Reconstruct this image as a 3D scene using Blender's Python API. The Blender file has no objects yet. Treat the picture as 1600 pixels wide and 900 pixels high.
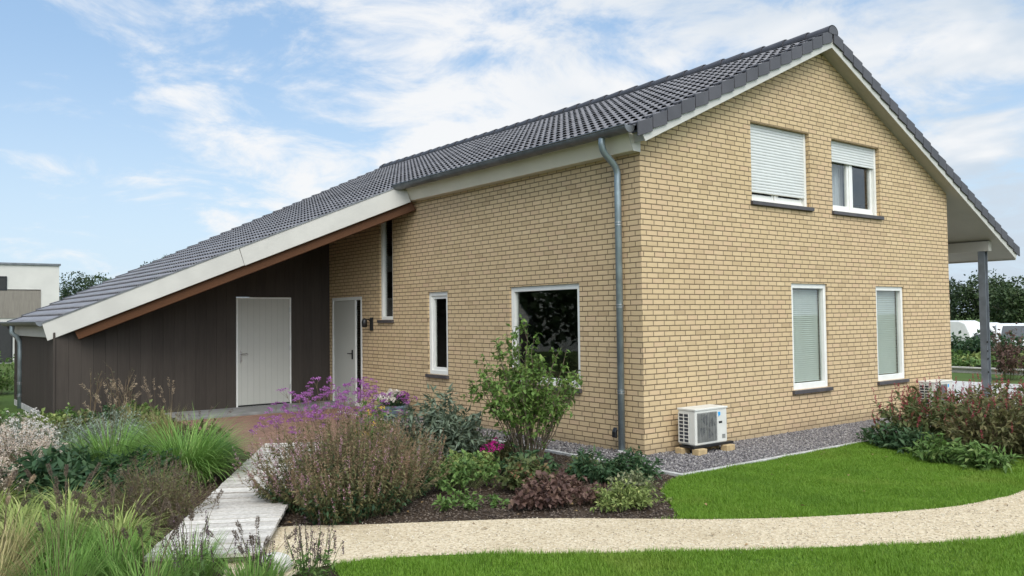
import bpy, math, random
import numpy as np
from mathutils import Matrix, Vector
SC = bpy.context.scene
COL = SC.collection
rng = np.random.default_rng(7)
random.seed(7)
PI = math.pi

# ------------------------------------------------------------------ camera
cam_d = bpy.data.cameras.new("camera")
cam = bpy.data.objects.new("camera", cam_d)
COL.objects.link(cam)
CAMP = Vector((-7.489, -7.152, 1.70))
_yaw, _pitch, _roll = [math.radians(a) for a in (-37.557, 1.965, -0.6895)]
_f = Vector((-math.sin(_yaw) * math.cos(_pitch), math.cos(_yaw) * math.cos(_pitch), math.sin(_pitch)))
_r = Vector((math.cos(_yaw), math.sin(_yaw), 0))
_u = _r.cross(_f)
_r2 = _r * math.cos(_roll) + _u * math.sin(_roll)
_u2 = -_r * math.sin(_roll) + _u * math.cos(_roll)
cam.matrix_world = Matrix(((_r2.x, _u2.x, -_f.x, CAMP.x), (_r2.y, _u2.y, -_f.y, CAMP.y),
                           (_r2.z, _u2.z, -_f.z, CAMP.z), (0, 0, 0, 1)))
cam_d.sensor_width = 36
cam_d.lens = 1317.19 / 1600 * 36
cam_d.clip_start = 0.05
cam_d.clip_end = 3000
SC.camera = cam

# ------------------------------------------------------------------ sky, sun, exposure
SUN_DIR = Vector((-0.40, -0.70, 0.98)).normalized()
wd = bpy.data.worlds.new("World")
SC.world = wd
wd.use_nodes = True
nt = wd.node_tree
nt.nodes.clear()
def N(t, typ, **kw):
    n = t.nodes.new(typ)
    for k, v in kw.items():
        setattr(n, k, v)
    return n
def MATH(t, op, a, b=None, c=None, clamp=False):
    n = N(t, 'ShaderNodeMath', operation=op, use_clamp=clamp)
    for i, x in enumerate((a, b, c)):
        if x is None: continue
        if isinstance(x, (int, float)): n.inputs[i].default_value = x
        else: t.links.new(x, n.inputs[i])
    return n.outputs[0]
def MIXC(t, fac, a, b, blend='MIX'):
    n = N(t, 'ShaderNodeMix', data_type='RGBA', blend_type=blend)
    for i, x in ((0, fac), (6, a), (7, b)):
        if isinstance(x, (int, float)): n.inputs[i].default_value = x
        elif isinstance(x, tuple): n.inputs[i].default_value = (*x[:3], 1)
        else: t.links.new(x, n.inputs[i])
    return n.outputs[2]
def SMOOTH(t, x, a, b):
    n = N(t, 'ShaderNodeMapRange', interpolation_type='SMOOTHSTEP')
    t.links.new(x, n.inputs[0])
    n.inputs[1].default_value = a; n.inputs[2].default_value = b
    return n.outputs[0]
def NOISE(t, vec, scale, detail=4, rough=.55, dist=0.0):
    n = N(t, 'ShaderNodeTexNoise')
    if vec is not None: t.links.new(vec, n.inputs['Vector'])
    n.inputs['Scale'].default_value = scale; n.inputs['Detail'].default_value = detail
    n.inputs['Roughness'].default_value = rough; n.inputs['Distortion'].default_value = dist
    return n.outputs['Fac']

sky = N(nt, 'ShaderNodeTexSky', sky_type='NISHITA', sun_disc=False)
sky.sun_elevation = math.asin(SUN_DIR.z)
sky.sun_rotation = math.atan2(SUN_DIR.x, SUN_DIR.y)
sky.air_density = 1.0; sky.dust_density = 1.5; sky.ozone_density = 1.2
geo = N(nt, 'ShaderNodeTexCoord')
sep = N(nt, 'ShaderNodeSeparateXYZ')
nt.links.new(geo.outputs['Generated'], sep.inputs[0])
zz = MATH(nt, 'MAXIMUM', sep.outputs[2], 0.0)
den = MATH(nt, 'ADD', zz, 0.22)
cb = N(nt, 'ShaderNodeCombineXYZ')
nt.links.new(MATH(nt, 'DIVIDE', sep.outputs[0], den), cb.inputs[0])
nt.links.new(MATH(nt, 'DIVIDE', sep.outputs[1], den), cb.inputs[1])
cb.inputs[2].default_value = 3.7
fb = NOISE(nt, cb.outputs[0], 3.3, 9, .62, .4)
big = NOISE(nt, cb.outputs[0], 0.55, 3, .5, .0)
# thin cloud deck gets thicker towards +X (the right of the street)
az = MATH(nt, 'ADD', MATH(nt, 'MULTIPLY', sep.outputs[0], 0.80), MATH(nt, 'MULTIPLY', sep.outputs[1], -0.60))
cover = SMOOTH(nt, az, -0.72, 0.02)
dens = MATH(nt, 'ADD', MATH(nt, 'ADD', fb, MATH(nt, 'MULTIPLY', MATH(nt, 'SUBTRACT', big, .5), .5)),
            MATH(nt, 'MULTIPLY_ADD', cover, .30, -.205))
mask = SMOOTH(nt, dens, 0.40, 0.66)
thick = SMOOTH(nt, dens, 0.60, 0.85)
shade = NOISE(nt, cb.outputs[0], 1.1, 5, .55, .4)
greyf = MATH(nt, 'MULTIPLY', SMOOTH(nt, shade, .31, .50), MATH(nt, 'MULTIPLY_ADD', SMOOTH(nt, az, -.02, .26), .80, .12))
SKY_K = 0.105
CLOUD_K = 1.0
cloudcol = MIXC(nt, greyf, (6.3, 6.25, 6.2), (3.7, 4.35, 5.05))
sdot = N(nt, 'ShaderNodeVectorMath', operation='DOT_PRODUCT')
nt.links.new(geo.outputs['Generated'], sdot.inputs[0]); sdot.inputs[1].default_value = SUN_DIR
glow = MATH(nt, 'MULTIPLY_ADD', SMOOTH(nt, sdot.outputs['Value'], -.15, 1.0), 2.6, 1.0)      # cloud is brighter towards the veiled sun
gl3 = N(nt, 'ShaderNodeVectorMath', operation='SCALE'); nt.links.new(cloudcol, gl3.inputs[0]); nt.links.new(glow, gl3.inputs['Scale'])
cloudcol = gl3.outputs[0]
veil = MIXC(nt, 0.60, sky.outputs[0], (2.55, 4.0, 5.9))      # thin high haze over the clear part
hz = SMOOTH(nt, zz, 0.34, 0.0)
veil2 = MIXC(nt, MATH(nt, 'MULTIPLY', hz, .72), veil, (4.7, 5.65, 6.35))
skyc = MIXC(nt, MATH(nt, 'MULTIPLY', mask, .93), veil2, cloudcol)
bg = N(nt, 'ShaderNodeBackground')
bg.inputs['Strength'].default_value = SKY_K
nt.links.new(skyc, bg.inputs['Color'])
wo = N(nt, 'ShaderNodeOutputWorld')
nt.links.new(bg.outputs[0], wo.inputs[0])

sun_d = bpy.data.lights.new("sun", 'SUN')
sun_d.energy = 1.5
sun_d.angle = math.radians(40)
sun_d.color = (1.0, .95, .86)
sun = bpy.data.objects.new("sun", sun_d)
COL.objects.link(sun)
sun.rotation_euler = SUN_DIR.to_track_quat('Z', 'Y').to_euler()
sun.location = (0, -20, 30)

SC.view_settings.view_transform = 'Standard'
SC.view_settings.look = 'None'
SC.view_settings.gamma = 1
SC.view_settings.use_curve_mapping = False
SC.view_settings.exposure = 0.6

# ------------------------------------------------------------------ object helpers
def tag(o, label=None, cat=None, group=None, kind=None):
    if label: o['label'] = label
    if cat: o['category'] = cat
    if group: o['group'] = group
    if kind: o['kind'] = kind
    return o
def empty(name, loc=(0, 0, 0), label=None, cat=None, group=None, rz=0):
    o = bpy.data.objects.new(name, None)
    o.empty_display_size = .2
    o.location = loc; o.rotation_euler = (0, 0, rz)
    COL.objects.link(o)
    return tag(o, label, cat, group)
def part(name, parent):
    o = bpy.data.objects.new(name, None)
    o.empty_display_size = .1
    COL.objects.link(o); o.parent = parent
    return o

class MB:
    """collects hard-surface faces (with uv in metres) and links them as one mesh"""
    def __init__(s): s.v = []; s.f = []; s.uv = []
    def face(s, pts, uvs=None):
        b = len(s.v); s.v += [tuple(p) for p in pts]
        s.f.append(list(range(b, b + len(pts))))
        s.uv.append(uvs if uvs else [(p[0], p[2]) for p in pts])
    def box(s, x0, x1, y0, y1, z0, z1):
        x0, x1 = sorted((x0, x1)); y0, y1 = sorted((y0, y1)); z0, z1 = sorted((z0, z1))
        P = lambda i, j, k: ((x0, x1)[i], (y0, y1)[j], (z0, z1)[k])
        for q in (((0,0,0),(0,1,0),(1,1,0),(1,0,0)), ((0,0,1),(1,0,1),(1,1,1),(0,1,1)),
                  ((0,0,0),(1,0,0),(1,0,1),(0,0,1)), ((0,1,0),(0,1,1),(1,1,1),(1,1,0)),
                  ((0,0,0),(0,0,1),(0,1,1),(0,1,0)), ((1,0,0),(1,1,0),(1,1,1),(1,0,1))):
            p = [P(*c) for c in q]
            if q[0][0] == q[1][0] == q[2][0]: uv = [(a[1], a[2]) for a in p]
            elif q[0][1] == q[1][1] == q[2][1]: uv = [(a[0], a[2]) for a in p]
            else: uv = [(a[0], a[1]) for a in p]
            s.face(p, uv)
    def obox(s, o, ax, ay, az):
        """box spanned from corner o by three vectors"""
        o = Vector(o); ax = Vector(ax); ay = Vector(ay); az = Vector(az)
        P = lambda i, j, k: o + ax * i + ay * j + az * k
        la, lb, lc = ax.length, ay.length, az.length
        for q in (((0,0,0),(0,1,0),(1,1,0),(1,0,0)), ((0,0,1),(1,0,1),(1,1,1),(0,1,1)),
                  ((0,0,0),(1,0,0),(1,0,1),(0,0,1)), ((0,1,0),(0,1,1),(1,1,1),(1,1,0)),
                  ((0,0,0),(0,0,1),(0,1,1),(0,1,0)), ((1,0,0),(1,1,0),(1,1,1),(1,0,1))):
            s.face([P(*c) for c in q], [(c[0] * la + c[1] * lb, c[2] * lc) for c in q])
    def prism(s, poly, vec):
        """closed polygon extruded by vec"""
        a = [Vector(p) for p in poly]; b = [p + Vector(vec) for p in a]
        s.face(a[::-1]); s.face(b)
        n = len(a)
        for i in range(n):
            j = (i + 1) % n
            s.face([a[i], a[j], b[j], b[i]])
    def tube(s, pts, r, n=10, cap=True):
        pts = [Vector(p) for p in pts]
        rr = r if isinstance(r, (list, tuple)) else [r] * len(pts)
        rings = []
        ref = None
        for i, p in enumerate(pts):
            d = (pts[min(i + 1, len(pts) - 1)] - pts[max(i - 1, 0)]).normalized()
            if ref is None: ref = d.orthogonal().normalized()
            a = (ref - d * ref.dot(d)).normalized(); ref = a
            b = d.cross(a)
            rings.append([p + (a * math.cos(2 * PI * k / n) + b * math.sin(2 * PI * k / n)) * rr[i] for k in range(n)])
        for i in range(len(rings) - 1):
            for k in range(n):
                l = (k + 1) % n
                s.face([rings[i][k], rings[i][l], rings[i + 1][l], rings[i + 1][k]])
        if cap:
            s.face(rings[0][::-1]); s.face(rings[-1])
    def lathe(s, c, prof, n=20, cap=True):
        rings = [[(c[0] + r * math.cos(2 * PI * k / n), c[1] + r * math.sin(2 * PI * k / n), c[2] + z) for k in range(n)] for r, z in prof]
        for i in range(len(rings) - 1):
            for k in range(n):
                l = (k + 1) % n
                s.face([rings[i][k], rings[i][l], rings[i + 1][l], rings[i + 1][k]])
        if cap:
            s.face(rings[0][::-1]); s.face(rings[-1])
    def build(s, name, mat, parent=None, smooth=False, bevel=0, weld=True):
        me = bpy.data.meshes.new(name)
        me.from_pydata(s.v, [], s.f)
        uvl = me.uv_layers.new(name='UVMap')
        flat = [c for f in s.uv for p in f for c in p]
        uvl.data.foreach_set('uv', flat)
        if mat: me.materials.append(mat)
        me.update()
        o = bpy.data.objects.new(name, me)
        COL.objects.link(o)
        if parent: o.parent = parent
        if weld:
            w = o.modifiers.new('weld', 'WELD'); w.merge_threshold = .0004
        if bevel:
            b = o.modifiers.new('bevel', 'BEVEL'); b.width = bevel; b.segments = 2; b.limit_method = 'ANGLE'
        if smooth:
            me.polygons.foreach_set('use_smooth', [True] * len(me.polygons))
        return o

class GEO:
    """numpy triangle soup for plants, stones and grass"""
    def __init__(s): s.V = []; s.F = []; s.n = 0
    def add(s, V, F):
        V = np.asarray(V, float).reshape(-1, 3); F = np.asarray(F, int).reshape(-1, 3)
        s.V.append(V); s.F.append(F + s.n); s.n += len(V)
    def leaves(s, P, D, Nn, L, W, droop=0.15, fold=.18):
        P = np.atleast_2d(P); n = len(P)
        D = D / (np.linalg.norm(D, axis=1, keepdims=True) + 1e-9)
        S = np.cross(D, Nn); S /= (np.linalg.norm(S, axis=1, keepdims=True) + 1e-9)
        U = np.cross(S, D)
        L = np.broadcast_to(L, n)[:, None]; W = np.broadcast_to(W, n)[:, None]
        mid = P + D * L * .45 + U * W * fold - U * L * droop * .2
        v = np.stack([P, mid + S * W / 2, P + D * L * .5 - U * L * droop * .25, mid - S * W / 2, P + D * L - U * L * droop], 1)
        b = np.arange(n)[:, None] * 5
        f = np.concatenate([b + np.array([[0, 1, 2]]), b + np.array([[2, 1, 4]]), b + np.array([[0, 2, 3]]), b + np.array([[2, 4, 3]])], 0)
        s.add(v, f)
    def blades(s, P, az, lean, L, W, curve, k=3):
        n = len(P)
        P = np.asarray(P, float)
        az, lean, L, W, curve = [np.broadcast_to(a, n).astype(float) for a in (az, lean, L, W, curve)]
        h = np.stack([np.cos(az), np.sin(az), np.zeros(n)], 1)
        side = np.stack([-np.sin(az), np.cos(az), np.zeros(n)], 1)
        c = P.copy(); rows = []
        for i in range(k + 1):
            t = i / k
            w = W * (1 - t) ** .7 * .5 if i < k else None
            if i < k: rows += [c + side * w[:, None], c - side * w[:, None]]
            else: rows.append(c.copy())
            th = lean + curve * (t + .5 / k)
            c = c + (h * np.sin(th)[:, None] + np.array([0, 0, 1.]) * np.cos(th)[:, None]) * (L / k)[:, None]
        v = np.stack(rows, 1); m = 2 * k + 1
        b = np.arange(n)[:, None] * m
        fs = []
        for i in range(k - 1):
            fs += [[2*i, 2*i+1, 2*i+3], [2*i, 2*i+3, 2*i+2]]
        fs.append([2*k-2, 2*k-1, 2*k])
        s.add(v, np.concatenate([b + np.array([q]) for q in fs], 0))
    def stems(s, C, R):
        """C (n,k,3) centre lines, R (n,k) radii -> three-sided tubes"""
        n, k, _ = C.shape
        d = C[:, -1] - C[:, 0]; d /= (np.linalg.norm(d, axis=1, keepdims=True) + 1e-9)
        a = np.cross(d, np.array([.31, .77, .17])); a /= (np.linalg.norm(a, axis=1, keepdims=True) + 1e-9)
        b = np.cross(d, a)
        R = np.broadcast_to(R, (n, k))
        rings = [C + (a * math.cos(q) + b * math.sin(q))[:, None, :] * R[:, :, None] for q in (0, 2.094, 4.189)]
        v = np.stack(rings, 2)                      # n,k,3,3
        base = (np.arange(n) * k * 3)[:, None]
        fs = []
        for i in range(k - 1):
            for j in range(3):
                l = (j + 1) % 3
                A, B, D_, E_ = i*3+j, i*3+l, (i+1)*3+l, (i+1)*3+j
                fs += [[A, B, D_], [A, D_, E_]]
        s.add(v, np.concatenate([base + np.array([q]) for q in fs], 0))
    def stones(s, P, S):
        """squashed irregular octahedra"""
        n = len(P)
        o = np.array([[1,0,0],[0,1,0],[-1,0,0],[0,-1,0],[0,0,1],[0,0,-1.]])
        v = o[None] * (rng.uniform(.55, 1.25, (n, 6, 1)))
        v = v + rng.normal(0, .22, (n, 6, 3))
        v[:, :, 2] *= .62
        a = rng.uniform(0, 2*PI, n); ca, sa = np.cos(a)[:, None], np.sin(a)[:, None]
        x = v[:, :, 0] * ca - v[:, :, 1] * sa; y = v[:, :, 0] * sa + v[:, :, 1] * ca
        v = np.stack([x, y, v[:, :, 2]], 2) * np.broadcast_to(S, n)[:, None, None] + np.asarray(P)[:, None, :]
        b = np.arange(n)[:, None] * 6
        fs = [[0,1,4],[1,2,4],[2,3,4],[3,0,4],[1,0,5],[2,1,5],[3,2,5],[0,3,5]]
        s.add(v, np.concatenate([b + np.array([q]) for q in fs], 0))
    def build(s, name, mat, parent=None, smooth=False):
        V = np.concatenate(s.V); F = np.concatenate(s.F)
        me = bpy.data.meshes.new(name)
        me.vertices.add(len(V)); me.vertices.foreach_set('co', V.astype(np.float32).ravel())
        me.loops.add(len(F) * 3); me.loops.foreach_set('vertex_index', F.astype(np.int32).ravel())
        me.polygons.add(len(F))
        me.polygons.foreach_set('loop_start', np.arange(0, len(F) * 3, 3, dtype=np.int32))
        me.polygons.foreach_set('loop_total', np.full(len(F), 3, dtype=np.int32))
        if smooth: me.polygons.foreach_set('use_smooth', np.ones(len(F), bool))
        me.update(calc_edges=True); me.validate()
        if mat: me.materials.append(mat)
        o = bpy.data.objects.new(name, me); COL.objects.link(o)
        if parent: o.parent = parent
        return o

# ------------------------------------------------------------------ materials
MATS = {}
def newmat(name):
    m = bpy.data.materials.new(name); m.use_nodes = True
    t = m.node_tree; t.nodes.clear()
    out = N(t, 'ShaderNodeOutputMaterial')
    p = N(t, 'ShaderNodeBsdfPrincipled')
    t.links.new(p.outputs[0], out.inputs[0])
    return m, t, p, out
def setc(t, sock, c):
    if isinstance(c, tuple): sock.default_value = (*c[:3], 1)
    else: t.links.new(c, sock)
def bump(t, p, h, strength=.4, dist=.01):
    b = N(t, 'ShaderNodeBump'); b.inputs['Strength'].default_value = strength; b.inputs['Distance'].default_value = dist
    t.links.new(h, b.inputs['Height']); t.links.new(b.outputs[0], p.inputs['Normal'])
def objco(t): return N(t, 'ShaderNodeTexCoord').outputs['Object']
def plain(name, c, rough=.5, metal=0, var=.08, scale=6, bscale=80, bstr=.08, spec=.5):
    """painted / metal surface with slight soiling and grain"""
    m, t, p, out = newmat(name)
    co = objco(t)
    n1 = NOISE(t, co, scale, 5, .6)
    f = SMOOTH(t, n1, .3, .75)
    dk = tuple(max(0, x * (1 - var * 2)) for x in c); lt = tuple(min(1, x * (1 + var)) for x in c)
    setc(t, p.inputs['Base Color'], MIXC(t, f, dk, lt))
    p.inputs['Metallic'].default_value = metal
    p.inputs['Specular IOR Level'].default_value = spec
    r = MATH(t, 'MULTIPLY_ADD', n1, .18, rough - .09)
    t.links.new(r, p.inputs['Roughness'])
    bump(t, p, NOISE(t, co, bscale, 3), bstr, .004)
    MATS[name] = m
    return m
def foliage(name, c1, c2, c3=None, rough=.55, trans=.30, spec=.25):
    gn = 1.0 if name.startswith(('petal', 'lawn', 'crown')) else (1.75 if name.startswith('blade') else 1.45)
    c1, c2, c3 = [c and tuple(min(.8, x * gn) for x in c) for c in (c1, c2, c3)]
    """leaf colour varies from leaf to leaf (per island) and in patches"""
    m, t, p, out = newmat(name)
    g = N(t, 'ShaderNodeNewGeometry')
    r = g.outputs['Random Per Island']
    cr = N(t, 'ShaderNodeValToRGB')
    els = cr.color_ramp.elements
    els[0].color = (*c1, 1); els[1].color = (*c2, 1)
    if c3:
        e = els.new(.8); e.color = (*c2, 1); els[-1].color = (*c3, 1)
    t.links.new(r, cr.inputs[0])
    n1 = NOISE(t, objco(t), 3.5, 3)
    col = MIXC(t, SMOOTH(t, n1, .35, .7), cr.outputs[0], MIXC(t, .5, cr.outputs[0], c2))
    if name == 'lawn_blade':            # drier and lusher patches of turf
        n2 = NOISE(t, objco(t), .8, 5, .6)
        col = MIXC(t, MATH(t, 'MULTIPLY', SMOOTH(t, n2, .50, .70), .42), col, (.235, .285, .05))
        col = MIXC(t, MATH(t, 'MULTIPLY', SMOOTH(t, n2, .48, .32), .30), col, (.075, .165, .018))
    setc(t, p.inputs['Base Color'], col)
    p.inputs['Roughness'].default_value = rough
    p.inputs['Specular IOR Level'].default_value = spec
    if trans:
        tr = N(t, 'ShaderNodeBsdfTranslucent'); t.links.new(col, tr.inputs[0])
        mx = N(t, 'ShaderNodeMixShader'); mx.inputs[0].default_value = trans
        t.links.new(p.outputs[0], mx.inputs[1]); t.links.new(tr.outputs[0], mx.inputs[2])
        t.links.new(mx.outputs[0], out.inputs[0])
    MATS[name] = m
    return m

def brick_mat():
    m, t, p, out = newmat('buff_brick')
    uv = N(t, 'ShaderNodeUVMap').outputs[0]
    s = N(t, 'ShaderNodeSeparateXYZ'); t.links.new(uv, s.inputs[0])
    CW, CH, MJ = .1950, .0653, .0118
    # slight waviness so that the joints are not ruled
    wob = MATH(t, 'MULTIPLY_ADD', NOISE(t, uv, 9, 2), .006, -.003)
    zv = MATH(t, 'DIVIDE', MATH(t, 'ADD', s.outputs[1], wob), CH)
    row = MATH(t, 'FLOOR', zv); fz = MATH(t, 'FRACT', zv)
    wn = N(t, 'ShaderNodeTexWhiteNoise', noise_dimensions='1D'); t.links.new(row, wn.inputs['W'])
    half = MATH(t, 'MULTIPLY', MATH(t, 'MODULO', MATH(t, 'ADD', row, 200), 2), .5)
    jit = MATH(t, 'MULTIPLY', MATH(t, 'FLOOR', MATH(t, 'MULTIPLY', wn.outputs['Value'], 1.3)), .25)
    jit2 = MATH(t, 'MULTIPLY', wn.outputs['Value'], .05)
    ux = MATH(t, 'ADD', MATH(t, 'DIVIDE', s.outputs[0], CW), MATH(t, 'ADD', MATH(t, 'ADD', half, jit), jit2))
    colm = MATH(t, 'FLOOR', ux); fx = MATH(t, 'FRACT', ux)
    # distance to joint, metres
    dx = MATH(t, 'MULTIPLY', MATH(t, 'MINIMUM', fx, MATH(t, 'SUBTRACT', 1, fx)), CW)
    dz = MATH(t, 'MULTIPLY', MATH(t, 'MINIMUM', fz, MATH(t, 'SUBTRACT', 1, fz)), CH)
    d = MATH(t, 'MINIMUM', dx, dz)
    d = MATH(t, 'ADD', d, MATH(t, 'MULTIPLY_ADD', NOISE(t, uv, 60, 3), .004, -.002))
    face = SMOOTH(t, d, MJ * .5 - .0018, MJ * .5 + .0022)
    cb2 = N(t, 'ShaderNodeCombineXYZ'); t.links.new(colm, cb2.inputs[0]); t.links.new(row, cb2.inputs[1])
    w2 = N(t, 'ShaderNodeTexWhiteNoise', noise_dimensions='2D'); t.links.new(cb2.outputs[0], w2.inputs['Vector'])
    cr = N(t, 'ShaderNodeValToRGB')
    e = cr.color_ramp.elements
    e[0].color = (.47, .345, .20, 1); e[0].position = 0
    e[1].color = (.62, .475, .285, 1); e[1].position = 1
    for pos, c in ((.08, (.53, .395, .23)), (.3, (.56, .42, .245)), (.75, (.585, .44, .26)), (.92, (.565, .405, .25))):
        q = e.new(pos); q.color = (*c, 1)
    t.links.new(w2.outputs['Value'], cr.inputs[0])
    grain = NOISE(t, uv, 140, 4, .7)
    patch = NOISE(t, uv, .45, 3, .5)
    bc = MIXC(t, MATH(t, 'MULTIPLY', SMOOTH(t, grain, .35, .8), .35), cr.outputs[0], (.30, .21, .11))
    bc = MIXC(t, MATH(t, 'MULTIPLY', SMOOTH(t, patch, .47, .68), .42), bc, (.545, .38, .24))
    bc = MIXC(t, MATH(t, 'MULTIPLY', SMOOTH(t, NOISE(t, uv, .9, 4, .6), .52, .75), .30), bc, (.47, .37, .225))
    # splash dirt just above the gravel
    low = SMOOTH(t, MATH(t, 'ADD', s.outputs[1], MATH(t, 'MULTIPLY', NOISE(t, uv, 3, 4), .25)), .34, .12)
    bc = MIXC(t, MATH(t, 'MULTIPLY', low, .55), bc, (.26, .20, .13))
    mort = MIXC(t, NOISE(t, uv, 50, 3), (.150, .110, .064), (.225, .168, .102))
    setc(t, p.inputs['Base Color'], MIXC(t, face, mort, bc))
    p.inputs['Roughness'].default_value = .88
    p.inputs['Specular IOR Level'].default_value = .2
    bump(t, p, MATH(t, 'ADD', face, MATH(t, 'MULTIPLY', grain, .25)), .9, .008)
    return m
M_brick = brick_mat()
M_white = plain('white_frame_paint', (.74, .735, .69), .35, var=.03)
M_barge = plain('offwhite_board_paint', (.50, .485, .44), .5, var=.04, scale=2)
M_cream = plain('cream_fascia_paint', (.74, .69, .58), .5, var=.03, scale=2)
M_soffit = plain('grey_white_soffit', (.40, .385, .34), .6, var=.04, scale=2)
M_sill = plain('dark_stone_sill', (.07, .062, .064), .5, var=.15)
M_zinc = plain('zinc_grey', (.30, .36, .385), .42, .55, var=.12, scale=5)
M_gutter = plain('dark_zinc', (.19, .20, .21), .42, .5, var=.15, scale=4)
M_orange = None
def wood_mat(name, c1, c2, axis, rough=.7, fine=26):
    m, t, p, out = newmat(name)
    co = objco(t)
    mp = N(t, 'ShaderNodeMapping'); t.links.new(co, mp.inputs[0])
    mp.inputs['Scale'].default_value = axis
    n1 = NOISE(t, mp.outputs[0], fine, 6, .65, .6); n2 = NOISE(t, co, 2.2, 3)
    g = N(t, 'ShaderNodeNewGeometry')
    f = MATH(t, 'ADD', MATH(t, 'MULTIPLY', SMOOTH(t, n1, .3, .7), .5), MATH(t, 'MULTIPLY', g.outputs['Random Per Island'], .5))
    col = MIXC(t, f, c1, c2)
    col = MIXC(t, MATH(t, 'MULTIPLY', SMOOTH(t, n2, .5, .75), .3), col, c1)
    setc(t, p.inputs['Base Color'], col)
    p.inputs['Roughness'].default_value = rough; p.inputs['Specular IOR Level'].default_value = .25
    bump(t, p, n1, .35, .003)
    return m
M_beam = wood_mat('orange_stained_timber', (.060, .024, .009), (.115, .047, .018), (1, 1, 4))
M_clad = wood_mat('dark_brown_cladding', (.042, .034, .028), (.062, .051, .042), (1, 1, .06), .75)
M_deck = wood_mat('weathered_boards', (.27, .245, .215), (.66, .62, .56), (.5, .5, 1), .85, 60)
M_greywood = wood_mat('grey_wood_panel', (.16, .14, .12), (.26, .235, .2), (1, 1, .08), .85)
M_black = plain('black_metal', (.012, .012, .013), .4, var=.1)
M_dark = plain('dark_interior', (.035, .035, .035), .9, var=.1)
M_steel = plain('brushed_steel', (.5, .5, .5), .32, .9, var=.05)
M_door = None
def door_mat():
    m, t, p, out = newmat('white_boarded_door_paint')
    co = objco(t); s = N(t, 'ShaderNodeSeparateXYZ'); t.links.new(co, s.inputs[0])
    fx = MATH(t, 'FRACT', MATH(t, 'DIVIDE', MATH(t, 'ADD', s.outputs[0], 5), .118))
    gr = SMOOTH(t, MATH(t, 'MINIMUM', fx, MATH(t, 'SUBTRACT', 1, fx)), 0.0, .05)
    n1 = NOISE(t, co, 3, 4)
    setc(t, p.inputs['Base Color'], MIXC(t, gr, (.33, .325, .29), MIXC(t, n1, (.42, .415, .37), (.47, .465, .42))))
    p.inputs['Roughness'].default_value = .45
    bump(t, p, gr, .4, .004)
    return m
M_door = door_mat()
def tile_mat():
    m, t, p, out = newmat('anthracite_roof_tile')
    co = objco(t)
    s = N(t, 'ShaderNodeSeparateXYZ'); t.links.new(co, s.inputs[0])
    cb2 = N(t, 'ShaderNodeCombineXYZ')
    t.links.new(MATH(t, 'FLOOR', MATH(t, 'DIVIDE', s.outputs[1], .30)), cb2.inputs[0])
    t.links.new(MATH(t, 'FLOOR', MATH(t, 'DIVIDE', s.outputs[0], .262)), cb2.inputs[1])
    w = N(t, 'ShaderNodeTexWhiteNoise', noise_dimensions='2D'); t.links.new(cb2.outputs[0], w.inputs['Vector'])
    n1 = NOISE(t, co, 1.1, 4); n2 = NOISE(t, co, 60, 3)
    c = MIXC(t, w.outputs['Value'], (.182, .174, .182), (.236, .227, .236))
    c = MIXC(t, MATH(t, 'MULTIPLY', SMOOTH(t, n1, .5, .75), .35), c, (.28, .27, .28))
    setc(t, p.inputs['Base Color'], c)
    t.links.new(MATH(t, 'MULTIPLY_ADD', n1, .2, .30), p.inputs['Roughness'])
    p.inputs['Specular IOR Level'].default_value = .45
    bump(t, p, n2, .15, .003)
    return m
M_tile = tile_mat()
M_verge = plain('dark_verge_tile', (.062, .059, .066), .5, var=.12, scale=3)
def glass_mat(name, tint):
    m, t, p, out = newmat(name)
    t.nodes.remove(p)
    tr = N(t, 'ShaderNodeBsdfTransparent'); tr.inputs[0].default_value = (*tint, 1)
    gl = N(t, 'ShaderNodeBsdfGlossy'); gl.inputs['Roughness'].default_value = .015
    fr = N(t, 'ShaderNodeFresnel'); bf = N(t, 'ShaderNodeNewGeometry').outputs['Backfacing']
    t.links.new(MATH(t, 'MULTIPLY_ADD', bf, 1/1.6 - 1.6, 1.6), fr.inputs[0])
    b = N(t, 'ShaderNodeBump'); b.inputs['Strength'].default_value = .04; b.inputs['Distance'].default_value = .02
    t.links.new(NOISE(t, objco(t), 1.3, 2), b.inputs['Height'])
    t.links.new(b.outputs[0], gl.inputs['Normal'])
    mx = N(t, 'ShaderNodeMixShader')
    t.links.new(fr.outputs[0], mx.inputs[0]); t.links.new(tr.outputs[0], mx.inputs[1]); t.links.new(gl.outputs[0], mx.inputs[2])
    t.links.new(mx.outputs[0], out.inputs[0])
    return m
M_glass = glass_mat('window_glass', (.94, .96, .95))
M_glassg = glass_mat('green_tinted_glass', (.935, .96, .945))
M_blind = plain('pale_blind_slats', (.61, .615, .575), .5, var=.02)
M_shutter = plain('white_shutter_slats', (.60, .61, .59), .4, var=.02)
M_curtain = plain('pale_curtain_cloth', (.45, .45, .47), .9, var=.05)
M_concrete = plain('pale_concrete', (.46, .45, .43), .85, var=.12, scale=8, bscale=120, bstr=.3)
M_slab = plain('grey_porch_slab', (.20, .20, .195), .85, var=.12, scale=4, bscale=90, bstr=.3)

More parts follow.
